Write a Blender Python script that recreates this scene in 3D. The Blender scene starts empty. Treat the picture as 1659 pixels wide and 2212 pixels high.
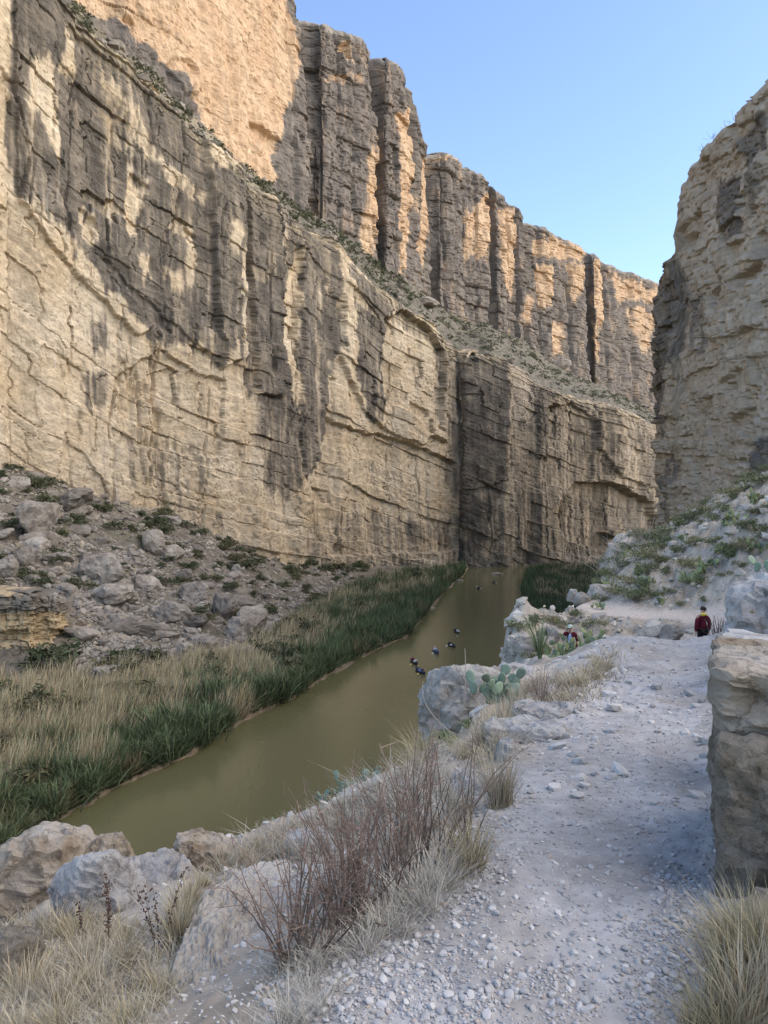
import bpy, math, random
import numpy as np
from mathutils import Vector, Matrix

random.seed(7)
RNG = np.random.default_rng(11)
S = bpy.context.scene
C = S.collection

# ------------------------------------------------------------------ camera, sky, sun, exposure
EYE = 25.0                       # metres of the lens above the river
F, CX, CY = 1597.0, 829.5, 1106.0
cam_d = bpy.data.cameras.new('camera')
cam_d.sensor_fit = 'VERTICAL'
cam_d.sensor_height = 36.0
cam_d.sensor_width = 27.0
cam_d.lens = 26.0
cam_d.clip_start = 0.1
cam_d.clip_end = 9000.0
cam = bpy.data.objects.new('camera', cam_d)
cam.location = (0, 0, EYE)
cam.rotation_euler = (math.radians(90), 0, 0)
C.objects.link(cam)
S.camera = cam

SUN_EL, SUN_AZ = 35.0, 102.0     # azimuth clockwise from +Y (the view direction)
w = bpy.data.worlds.new('World')
S.world = w
w.use_nodes = True
nt = w.node_tree
bg = nt.nodes['Background']
sky = nt.nodes.new('ShaderNodeTexSky')
sky.sky_type = 'NISHITA'
sky.sun_disc = False
sky.sun_elevation = math.radians(SUN_EL)
sky.sun_rotation = math.radians(SUN_AZ)
sky.altitude = 700
sky.air_density = 1.0
sky.dust_density = 1.0
sky.ozone_density = 2.0
tint = nt.nodes.new('ShaderNodeVectorMath'); tint.operation = 'MULTIPLY'; tint.inputs[1].default_value = (1.03, 1.0, 1.02)
nt.links.new(sky.outputs[0], tint.inputs[0]); nt.links.new(tint.outputs[0], bg.inputs[0])
bg.inputs[1].default_value = 0.15

sun_d = bpy.data.lights.new('sun', 'SUN')
sun_d.energy = 1.95
sun_d.angle = math.radians(90)
sun_d.color = (1.0, 0.88, 0.71)
sun = bpy.data.objects.new('sun', sun_d)
el, az = math.radians(SUN_EL), math.radians(SUN_AZ)
sdir = Vector((math.sin(az) * math.cos(el), math.cos(az) * math.cos(el), math.sin(el)))
sun.rotation_euler = sdir.to_track_quat('Z', 'Y').to_euler()
C.objects.link(sun)
S.view_settings.view_transform = 'Standard'
S.view_settings.look = 'None'
S.view_settings.gamma = 1.0
S.view_settings.use_curve_mapping = False
S.view_settings.exposure = 1.31

# ------------------------------------------------------------------ helpers: places and noise
def P(px, py, d):
    return np.array([(px - CX) / F * d, d, EYE - (py - CY) / F * d])

def Zof(py, d):
    return EYE - (py - CY) / F * d

def _h(ix, iy, seed):
    h = (ix.astype(np.int64) * 374761393 + iy.astype(np.int64) * 668265263 + seed * 974634777) & 0xFFFFFFFF
    h = ((h ^ (h >> 13)) * 1274126177) & 0xFFFFFFFF
    return h ^ (h >> 16)

def perlin(x, y, seed=0):
    x = np.asarray(x, dtype=np.float64); y = np.asarray(y, dtype=np.float64)
    x, y = np.broadcast_arrays(x, y)
    ix = np.floor(x); iy = np.floor(y)
    fx = x - ix; fy = y - iy
    ix = ix.astype(np.int64); iy = iy.astype(np.int64)
    ux = fx * fx * fx * (fx * (fx * 6 - 15) + 10)
    uy = fy * fy * fy * (fy * (fy * 6 - 15) + 10)
    def g(ax, ay, dx, dy):
        h = _h(ax, ay, seed)
        gx = (h & 1023) / 511.5 - 1.0
        gy = ((h >> 10) & 1023) / 511.5 - 1.0
        return gx * dx + gy * dy
    a = g(ix, iy, fx, fy); b = g(ix + 1, iy, fx - 1, fy)
    c = g(ix, iy + 1, fx, fy - 1); d = g(ix + 1, iy + 1, fx - 1, fy - 1)
    return 1.5 * ((a + (b - a) * ux) * (1 - uy) + (c + (d - c) * ux) * uy)

def fbm(x, y, seed=0, oct=4, gain=0.5):
    r = 0; a = 1.0
    for k in range(oct):
        r = r + a * perlin(x * 2.03 ** k, y * 2.03 ** k, seed + 17 * k)
        a *= gain
    return r

def rnd(ix, iy=0, seed=0):
    ix, iy = np.broadcast_arrays(np.asarray(ix), np.asarray(iy))
    return (_h(ix, iy, seed) & 0xFFFF) / 65535.0

def sstep(a, b, x):
    t = np.clip((x - a) / (b - a), 0, 1)
    return t * t * (3 - 2 * t)

def lerp(a, b, t):
    return a + (b - a) * t

def tab(rows, x):
    r = np.array(rows, dtype=float)
    return np.interp(x, r[:, 0], r[:, 1])

def inpoly(poly, x, y):
    n = len(poly); res = np.zeros(x.shape, bool)
    xs = [p[0] for p in poly]; ys = [p[1] for p in poly]
    m = (x >= min(xs)) & (x <= max(xs)) & (y >= min(ys)) & (y <= max(ys))
    if not m.any(): return res
    X = x[m]; Y = y[m]; r = np.zeros(X.shape, bool)
    for i in range(n):
        x1, y1 = poly[i]; x2, y2 = poly[(i + 1) % n]
        if y1 == y2: continue
        c = ((y1 > Y) != (y2 > Y)) & (X < (x2 - x1) * (Y - y1) / (y2 - y1) + x1)
        r ^= c
    res[m] = r
    return res

def blur(a, n=1):
    for _ in range(n):
        p = np.pad(a, 1, mode='edge')
        a = (p[:-2, 1:-1] + p[2:, 1:-1] + p[1:-1, :-2] + p[1:-1, 2:] + 2 * p[1:-1, 1:-1]) / 6
    return a

# ------------------------------------------------------------------ helpers: meshes and tags
def make_mesh(name, V, Fc, col=None, smooth=False):
    V = np.ascontiguousarray(V, dtype=np.float32).reshape(-1, 3)
    Fc = np.ascontiguousarray(Fc, dtype=np.int32)
    k = Fc.shape[1]
    me = bpy.data.meshes.new(name)
    me.vertices.add(len(V)); me.vertices.foreach_set('co', V.ravel())
    me.loops.add(Fc.size); me.loops.foreach_set('vertex_index', Fc.ravel())
    me.polygons.add(len(Fc)); me.polygons.foreach_set('loop_start', np.arange(0, Fc.size, k, dtype=np.int32))
    me.update(calc_edges=True)
    if smooth: me.shade_smooth()
    else: me.shade_flat()
    if col is not None:
        col = np.asarray(col, dtype=np.float32)
        if col.shape[1] == 3: col = np.concatenate([col, np.ones((len(col), 1), np.float32)], 1)
        at = me.color_attributes.new('Col', 'FLOAT_COLOR', 'POINT')
        at.data.foreach_set('color', np.ascontiguousarray(col).ravel())
    return me

def tag(o, label=None, cat=None, group=None, kind=None):
    if label: o['label'] = label
    if cat: o['category'] = cat
    if group: o['group'] = group
    if kind: o['kind'] = kind
    return o

def link(name, me, mat=None, parent=None, loc=None, rot=None, scale=None):
    o = bpy.data.objects.new(name, me)
    if mat is not None and me is not None and len(me.materials) == 0: me.materials.append(mat)
    C.objects.link(o)
    if parent is not None: o.parent = parent
    if loc is not None: o.location = loc
    if rot is not None: o.rotation_euler = rot
    if scale is not None: o.scale = scale if hasattr(scale, '__len__') else (scale,) * 3
    return o

def empty(name, loc, rz=0.0):
    o = bpy.data.objects.new(name, None)
    o.empty_display_size = 0.1
    o.location = loc; o.rotation_euler = (0, 0, rz)
    C.objects.link(o)
    return o

def copy_tree(o, parent=None):
    c = o.copy(); C.objects.link(c); c.parent = parent
    for ch in [x for x in o.children]: copy_tree(ch, c)
    return c

def grid_faces(nu, nv):
    i = np.arange(nu * nv, dtype=np.int32).reshape(nu, nv)
    return np.stack([i[:-1, :-1], i[1:, :-1], i[1:, 1:], i[:-1, 1:]], -1).reshape(-1, 4)

# ------------------------------------------------------------------ materials
def mat_vcol(name, rough=0.9, bump=0.3, bscale=1.0, bdist=0.1, var=0.25, vscale=2.0, stretch=(1, 1, 1), spec=0.25, detail=8):
    m = bpy.data.materials.new(name); m.use_nodes = True
    n = m.node_tree.nodes; L = m.node_tree.links
    b = n['Principled BSDF']
    b.inputs['Roughness'].default_value = rough
    b.inputs['Specular IOR Level'].default_value = spec
    a = n.new('ShaderNodeAttribute'); a.attribute_name = 'Col'
    tc = n.new('ShaderNodeTexCoord')
    mp = n.new('ShaderNodeMapping'); mp.inputs['Scale'].default_value = stretch
    L.new(tc.outputs['Object'], mp.inputs[0])
    t = n.new('ShaderNodeTexNoise'); t.inputs['Scale'].default_value = vscale
    t.inputs['Detail'].default_value = detail; t.inputs['Roughness'].default_value = 0.65
    L.new(mp.outputs[0], t.inputs['Vector'])
    mr = n.new('ShaderNodeMapRange'); mr.inputs[1].default_value = 0.3; mr.inputs[2].default_value = 0.7
    mr.inputs[3].default_value = 1 - var; mr.inputs[4].default_value = 1 + var
    L.new(t.outputs['Fac'], mr.inputs[0])
    mx = n.new('ShaderNodeVectorMath'); mx.operation = 'SCALE'
    L.new(a.outputs['Color'], mx.inputs[0]); L.new(mr.outputs[0], mx.inputs['Scale'])
    L.new(mx.outputs[0], b.inputs['Base Color'])
    if bump > 0:
        t2 = n.new('ShaderNodeTexNoise'); t2.inputs['Scale'].default_value = bscale
        t2.inputs['Detail'].default_value = 10; t2.inputs['Roughness'].default_value = 0.7
        L.new(mp.outputs[0], t2.inputs['Vector'])
        bp = n.new('ShaderNodeBump'); bp.inputs['Strength'].default_value = bump; bp.inputs['Distance'].default_value = bdist
        L.new(t2.outputs['Fac'], bp.inputs['Height']); L.new(bp.outputs[0], b.inputs['Normal'])
    return m

def mat_rock(name, c1, c2, c3, scale=3.0, bump=0.6, bdist=0.03, jitter=0.2):
    """weathered limestone: two tones, darker crack veins, grain; each rock its own shade"""
    m = bpy.data.materials.new(name); m.use_nodes = True
    n = m.node_tree.nodes; L = m.node_tree.links
    b = n['Principled BSDF']; b.inputs['Roughness'].default_value = 0.9; b.inputs['Specular IOR Level'].default_value = 0.2
    tc = n.new('ShaderNodeTexCoord'); oi = n.new('ShaderNodeObjectInfo')
    add = n.new('ShaderNodeVectorMath'); add.operation = 'ADD'
    mul = n.new('ShaderNodeVectorMath'); mul.operation = 'SCALE'; mul.inputs[0].default_value = (37, 19, 53)
    L.new(oi.outputs['Random'], mul.inputs['Scale'])
    L.new(tc.outputs['Object'], add.inputs[0]); L.new(mul.outputs[0], add.inputs[1])
    t = n.new('ShaderNodeTexNoise'); t.inputs['Scale'].default_value = scale; t.inputs['Detail'].default_value = 9; t.inputs['Roughness'].default_value = 0.68
    L.new(add.outputs[0], t.inputs['Vector'])
    r = n.new('ShaderNodeValToRGB'); e = r.color_ramp.elements
    e[0].position = 0.34; e[0].color = (*c3, 1); e[1].position = 0.66; e[1].color = (*c2, 1)
    k = e.new(0.48); k.color = (*c1, 1)
    L.new(t.outputs['Fac'], r.inputs[0])
    v = n.new('ShaderNodeTexVoronoi'); v.feature = 'DISTANCE_TO_EDGE'; v.inputs['Scale'].default_value = scale * 0.9
    wn = n.new('ShaderNodeVectorMath'); wn.operation = 'MULTIPLY_ADD'
    L.new(t.outputs['Color'], wn.inputs[0]); wn.inputs[1].default_value = (0.5, 0.5, 0.5); L.new(add.outputs[0], wn.inputs[2])
    L.new(wn.outputs[0], v.inputs['Vector'])
    cr = n.new('ShaderNodeMapRange'); cr.inputs[1].default_value = 0.0; cr.inputs[2].default_value = 0.035; cr.inputs[3].default_value = 0.72; cr.inputs[4].default_value = 1.0
    L.new(v.outputs['Distance'], cr.inputs[0])
    jr = n.new('ShaderNodeMapRange'); jr.inputs[3].default_value = 1 - jitter; jr.inputs[4].default_value = 1 + jitter
    L.new(oi.outputs['Random'], jr.inputs[0])
    mm = n.new('ShaderNodeMath'); mm.operation = 'MULTIPLY'; L.new(cr.outputs[0], mm.inputs[0]); L.new(jr.outputs[0], mm.inputs[1])
    sc = n.new('ShaderNodeVectorMath'); sc.operation = 'SCALE'
    L.new(r.outputs[0], sc.inputs[0]); L.new(mm.outputs[0], sc.inputs['Scale'])
    L.new(sc.outputs[0], b.inputs['Base Color'])
    t2 = n.new('ShaderNodeTexNoise'); t2.inputs['Scale'].default_value = scale * 4; t2.inputs['Detail'].default_value = 9; t2.inputs['Roughness'].default_value = 0.72
    L.new(add.outputs[0], t2.inputs['Vector'])
    ad = n.new('ShaderNodeMath'); ad.operation = 'MULTIPLY_ADD'; ad.inputs[1].default_value = 0.5
    L.new(cr.outputs[0], ad.inputs[0]); L.new(t2.outputs['Fac'], ad.inputs[2])
    bp = n.new('ShaderNodeBump'); bp.inputs['Strength'].default_value = bump; bp.inputs['Distance'].default_value = bdist
    L.new(ad.outputs[0], bp.inputs['Height']); L.new(bp.outputs[0], b.inputs['Normal'])
    return m

def mat_flat(name, c, rough=0.8, var=0.15, scale=20.0, spec=0.3, jitter=0.0):
    m = bpy.data.materials.new(name); m.use_nodes = True
    n = m.node_tree.nodes; L = m.node_tree.links
    b = n['Principled BSDF']; b.inputs['Roughness'].default_value = rough; b.inputs['Specular IOR Level'].default_value = spec
    tc = n.new('ShaderNodeTexCoord'); t = n.new('ShaderNodeTexNoise'); t.inputs['Scale'].default_value = scale; t.inputs['Detail'].default_value = 5
    L.new(tc.outputs['Object'], t.inputs['Vector'])
    mr = n.new('ShaderNodeMapRange'); mr.inputs[1].default_value = 0.3; mr.inputs[2].default_value = 0.7
    mr.inputs[3].default_value = 1 - var; mr.inputs[4].default_value = 1 + var
    L.new(t.outputs['Fac'], mr.inputs[0])
    oi = n.new('ShaderNodeObjectInfo')
    jr = n.new('ShaderNodeMapRange'); jr.inputs[3].default_value = 1 - jitter; jr.inputs[4].default_value = 1 + jitter
    L.new(oi.outputs['Random'], jr.inputs[0])
    mm = n.new('ShaderNodeMath'); mm.operation = 'MULTIPLY'; L.new(mr.outputs[0], mm.inputs[0]); L.new(jr.outputs[0], mm.inputs[1])
    sc = n.new('ShaderNodeVectorMath'); sc.operation = 'SCALE'; sc.inputs[0].default_value = c
    L.new(mm.outputs[0], sc.inputs['Scale']); L.new(sc.outputs[0], b.inputs['Base Color'])
    return m

M_CLIFF = mat_vcol('cliff_limestone', 0.92, 0.45, 0.9, 0.5, 0.22, 0.7, (1, 1, 1), 0.15, 10)
M_TALUS = mat_vcol('talus_ground', 0.95, 0.6, 1.2, 0.25, 0.35, 1.6)
M_TRAIL = mat_vcol('trail_ground', 0.95, 0.55, 14.0, 0.02, 0.22, 9.0)
M_LEAF = mat_vcol('plant_blades', 0.75, 0.0, var=0.12, vscale=3.0)
M_STONE = mat_vcol('loose_stone', 0.92, 0.25, 40.0, 0.006, 0.15, 25.0)
M_RUBBLE = mat_vcol('talus_rubble', 0.92, 0.4, 2.0, 0.1, 0.2, 1.5)
M_BOULDER = mat_rock('far_boulder', (.235, .20, .16), (.32, .28, .23), (.135, .113, .088), 0.55, 0.9, 0.25, 0.28)
M_ROCKG = mat_rock('near_grey_limestone', (.34, .325, .305), (.43, .42, .40), (.21, .19, .165), 2.6, 1.0, 0.035, 0.08)
M_ROCKT = mat_rock('near_tan_limestone', (.31, .265, .205), (.40, .36, .31), (.19, .14, .09), 3.0, 1.0, 0.035, 0.08)
M_ROCKB = mat_rock('near_brown_limestone', (.25, .215, .165), (.32, .285, .235), (.14, .115, .08), 8.0, 1.0, 0.05, 0.05)
M_HILLROCK = mat_rock('hillside_rock', (.33, .30, .255), (.43, .40, .35), (.22, .19, .15), 1.8, 0.9, 0.06, 0.2)

# ------------------------------------------------------------------ cliffs
def cliff(name, rows, nu, nv, paint, disp, cap=14.0, capz=2.0, ncap=8, sink=0.0, brow=1.0):
    """rows: (px, d, py_top, py_base). A sheet of rock along the plan polyline, displaced along its outward normal."""
    R = np.array(rows, dtype=float)
    wts = np.hypot(np.diff(R[:, 0]), 0.35 * np.abs(np.diff(R[:, 1]))) + 4.0
    cum = np.concatenate([[0], np.cumsum(wts)])
    q = np.linspace(0, cum[-1], nu)
    px = np.interp(q, cum, R[:, 0]); d = np.interp(q, cum, R[:, 1])
    X = (px - CX) / F * d; Y = d.copy()
    ztop = np.interp(q, cum, Zof(R[:, 2], R[:, 1])); zb = np.interp(q, cum, Zof(R[:, 3], R[:, 1])) - sink
    k = np.array([1, 4, 6, 4, 1.0]); k /= k.sum()
    for _ in range(2):
        Xp = np.pad(X, 2, mode='reflect', reflect_type='odd'); Yp = np.pad(Y, 2, mode='reflect', reflect_type='odd')
        X = np.convolve(Xp, k, 'valid'); Y = np.convolve(Yp, k, 'valid')
    u = np.concatenate([[0], np.cumsum(np.hypot(np.diff(X), np.diff(Y)))])
    # a broader smoothing for the normals
    k2 = np.ones(9) / 9
    Xs = np.convolve(np.pad(X, 4, mode='edge'), k2, 'valid'); Ys = np.convolve(np.pad(Y, 4, mode='edge'), k2, 'valid')
    tx = np.gradient(Xs); ty = np.gradient(Ys)
    ln = np.hypot(tx, ty) + 1e-9
    nx, ny = ty / ln, -tx / ln
    f = np.linspace(0, 1, nv)
    Z = zb[:, None] + (ztop - zb)[:, None] * f[None, :]
    U = np.repeat(u[:, None], nv, 1)
    PX = F * X / Y + CX
    PXg = np.repeat(PX[:, None], nv, 1)
    Dg = np.repeat(Y[:, None], nv, 1)
    PYg = CY - (Z - EYE) * F / Dg
    H = Z - zb[:, None]; T = ztop[:, None] - Z
    dd = disp(U, Z, PXg, PYg, H, T)
    col = paint(U, Z, PXg, PYg, H, T)
    # round the brow
    dd = dd - 3.0 * brow * np.clip(1 - T / (4.0 * brow), 0, 1) ** 2
    VX = X[:, None] + nx[:, None] * dd; VY = Y[:, None] + ny[:, None] * dd
    Zt = Z + 0.25 * fbm(U / 3.0, Z / 3.0, 91, 2) * (T > 0.5) + brow * (1 - np.clip(T / (5 * brow), 0, 1)) * (1.6 * perlin(U / 5.0, U * 0, 92) + 0.9 * perlin(U / 1.7, U * 0, 93))
    # cap rows running back from the brow
    cv = []; cc = []
    for j in range(1, ncap + 1):
        s = j / ncap
        back = dd[:, -1] - cap * s
        cv.append(np.stack([X + nx * back, Y + ny * back, Zt[:, -1] + capz * math.sqrt(s) + 0.7 * brow * fbm(u / 4, u * 0 + j * .7, 94, 3)], -1))
        cc.append(col[:, -1])
    V = np.concatenate([np.stack([VX, VY, Zt], -1), np.stack(cv, 1)], 1)
    K = np.concatenate([col, np.stack(cc, 1)], 1)
    me = make_mesh(name, V.reshape(-1, 3), grid_faces(nu, nv + ncap), K.reshape(-1, 3))
    o = link(name, me, M_CLIFF)
    o['kind'] = 'structure'
    T_ = V[:, nv - 1]
    return o, T_

def beds(seed, lo, hi, z0=-60, z1=330):
    r = np.random.default_rng(seed); b = [z0]
    while b[-1] < z1: b.append(b[-1] + r.uniform(lo, hi) * (0.45 if r.random() < .3 else 1))
    return np.array(b)

def strata(s, U, bounds, amp, seed, crack=0.6, cw=0.28, jw=6.0, jamp=0.5, cm=0.45):
    """beds of uneven hardness with recessed bedding planes, broken by vertical joints into blocks"""
    K = np.searchsorted(bounds, s) - 1
    K = np.clip(K, 0, len(bounds) - 2)
    lo = bounds[K]; hi = bounds[K + 1]
    e = np.minimum(s - lo, hi - s)
    off = (rnd(K, 0, seed) - 0.5) * 2 * amp * (0.35 + 0.9 * np.clip(perlin(U / 38.0, K * 3.7, seed + 1) + .5, 0, 1.2))
    msk = np.clip(perlin(U / 22.0, K * 5.3, seed + 2) * 2.2 + cm, 0, 1)
    cr = -crack * np.exp(-(e / cw) ** 2) * msk
    wj = jw * (0.6 + 0.9 * rnd(K, 3, seed))
    c = U / wj + rnd(K, 1, seed) * 9 + 0.22 * perlin(U / 3.0, s / 2.5, seed + 3)
    ci = np.floor(c); ce = np.minimum(c - ci, 1 - (c - ci)) * wj
    joff = (rnd(ci.astype(np.int64), K, seed + 4) - 0.5) * 2 * jamp
    jm = (rnd(ci.astype(np.int64), K, seed + 5) > 0.45)
    jc = -0.5 * np.exp(-(ce / 0.3) ** 2) * jm
    # slabs that have come away leave fresh, pale, set-back rock with an overhang above
    fr = (rnd(ci.astype(np.int64), K, seed + 8) < .08) & (perlin(U / 26.0, s / 20.0, seed + 9) > -.1)
    return off + cr + joff + jc - 1.5 * jamp * fr, fr.astype(float)

def paint_polys(px, py, polys, seed, wx=5.0, wy=12.0, drip=16.0, bl=2):
    qx = px + wx * fbm(px / 30, py / 45, seed, 4) + 1.8 * perlin(px / 5, py / 6, seed + 7)
    qy = py + wy * fbm(px / 35, py / 30, seed + 3, 4) + drip * perlin(px / 4.5, py / 90, seed + 5) + 0.6 * drip * perlin(px / 11.0, py / 120, seed + 6)
    m = np.zeros(px.shape)
    for v, poly in polys:
        k = inpoly(poly, qx, qy)
        m[k] = v
    return blur(m, bl)

# ================================================================== the lower cliff
LOW = [(-260, 146, -480, 880), (-60, 168, -290, 950), (0, 178, -190, 985), (100, 186, -70, 1020), (190, 196, 35, 1080),
       (240, 200, 85, 1095), (300, 205, 130, 1115), (350, 211, 175, 1130), (400, 217, 225, 1150), (440, 222, 285, 1168), (480, 228, 302, 1188),
       (520, 236, 345, 1200), (540, 240, 385, 1205), (600, 252, 415, 1215), (635, 259, 448, 1222), (655, 264, 470, 1226), (700, 278, 490, 1228), (740, 288, 506, 1228),
       (760, 294, 545, 1229), (830, 308, 610, 1230), (880, 316, 660, 1231), (930, 325, 690, 1233), (985, 337, 738, 1236), (997, 337.5, 752, 1238), (1006, 334, 757, 1239),
       (1050, 335, 760, 1239), (1092, 338, 766, 1239), (1104, 343, 777, 1238), (1140, 351, 792, 1238), (1160, 353, 822, 1238), (1240, 364, 850, 1235),
       (1330, 378, 872, 1232), (1380, 402, 890, 1230), (1425, 445, 915, 1225), (1455, 490, 930, 1215), (1480, 540, 945, 1200), (1520, 680, 960, 1190)]
UP = [(-260, 176, -1100, -420), (60, 200, -900, -112), (190, 210, -800, 26), (300, 220, -620, 120), (400, 236, -480, 219), (480, 256, -360, 297), (560, 276, -220, 382), (600, 288, -150, 406), (640, 300, -40, 436), (655, 306, -8, 446), (667, 312, 26, 452),
      (676, 320, 34, 460), (688, 315, 30, 468), (700, 316, 33, 476), (720, 320, 45, 488), (770, 330, 60, 522), (800, 338, 72, 550), (814, 342, 92, 562), (822, 350, 113, 568), (832, 346, 110, 575), (860, 351, 113, 592), (885, 360, 132, 605), (897, 366, 150, 615),
      (902, 380, 196, 620), (912, 384, 200, 626), (916, 392, 258, 632), (934, 400, 310, 645), (940, 412, 332, 655), (952, 408, 322, 662), (965, 412, 322, 668), (985, 420, 326, 680), (1002, 428, 338, 688), (1008, 434, 352, 690), (1030, 440, 358, 695),
      (1056, 448, 374, 700), (1064, 458, 388, 705), (1072, 455, 403, 708), (1098, 464, 412, 722), (1108, 474, 424, 726), (1130, 480, 440, 730), (1140, 492, 476, 738), (1190, 510, 490, 780), (1236, 534, 512, 806), (1266, 550, 533, 818),
      (1276, 572, 540, 822), (1286, 562, 540, 826), (1309, 575, 550, 836), (1322, 588, 566, 844), (1370, 625, 584, 868), (1430, 690, 606, 900), (1500, 790, 640, 930)]

def low_off(px):
    return tab([(-300, 36), (0, 24), (90, 17), (300, 6), (480, 0), (660, -6), (740, -11), (830, -18), (1000, -31), (1140, -43), (1330, -55), (1430, -60), (1520, -64)], px)

B1 = beds(3, 3.0, 12.0)
B1f = beds(8, 0.6, 1.7)
LOW_RELIEF = [  # metres proud (+) or set back (-), outlines as seen on the face
    (2.2, [(690, 640), (745, 600), (830, 625), (965, 720), (960, 955), (915, 935), (880, 950), (800, 915), (770, 880), (720, 770)]),
    (-1.8, [(825, 690), (870, 672), (915, 700), (958, 760), (950, 930), (830, 890), (815, 790)]),
    (1.6, [(915, 960), (880, 952), (800, 915), (770, 880), (760, 840), (800, 860), (950, 915)]),
    (-2.6, [(705, 900), (755, 930), (830, 940), (930, 975), (985, 1000), (985, 1190), (700, 1200), (668, 1150), (672, 1050)]),
    (1.4, [(650, 520), (735, 540), (728, 740), (700, 880), (690, 990), (655, 1025), (640, 930), (655, 760)]),
    (-1.6, [(640, 545), (654, 538), (652, 640), (640, 735), (610, 738), (604, 700), (630, 600)]),
    (-1.3, [(280, 372), (322, 402), (300, 500), (284, 500), (270, 440)]),
    (1.0, [(30, 0), (80, 0), (60, 330), (30, 420)]),
    (2.6, [(446, 300), (522, 345), (514, 770), (470, 800), (452, 640)]), (2.4, [(536, 372), (604, 412), (606, 640), (600, 860), (540, 850)]), (1.6, [(60, 340), (180, 520), (330, 700), (300, 730), (120, 560), (30, 440)]),
    (-1.2, [(165, 450), (205, 480), (200, 530), (170, 520)]),
    (0.9, [(90, 465), (225, 560), (300, 640), (415, 740), (470, 795), (470, 740), (330, 600), (200, 500)]),
    (-1.5, [(340, 755), (410, 800), (480, 820), (470, 990), (260, 960), (250, 820)]),
    (1.3, [(1160, 837), (1210, 850), (1215, 985), (1150, 990)]),
    (-1.8, [(1180, 880), (1240, 870), (1290, 900), (1280, 1060), (1175, 1050)]),
    (2.0, [(1285, 880), (1350, 905), (1425, 980), (1425, 1060), (1330, 1030), (1290, 960)]),
    (-6.5, [(1255, 1040), (1330, 1045), (1410, 1085), (1428, 1140), (1360, 1190), (1300, 1185), (1220, 1170), (1190, 1100)]),
    (-2.5, [(1310, 1150), (1345, 1140), (1370, 1150), (1330, 1165)]),
    (1.0, [(997, 767), (1098, 767), (1095, 1040), (1005, 1060)]),
]
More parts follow.
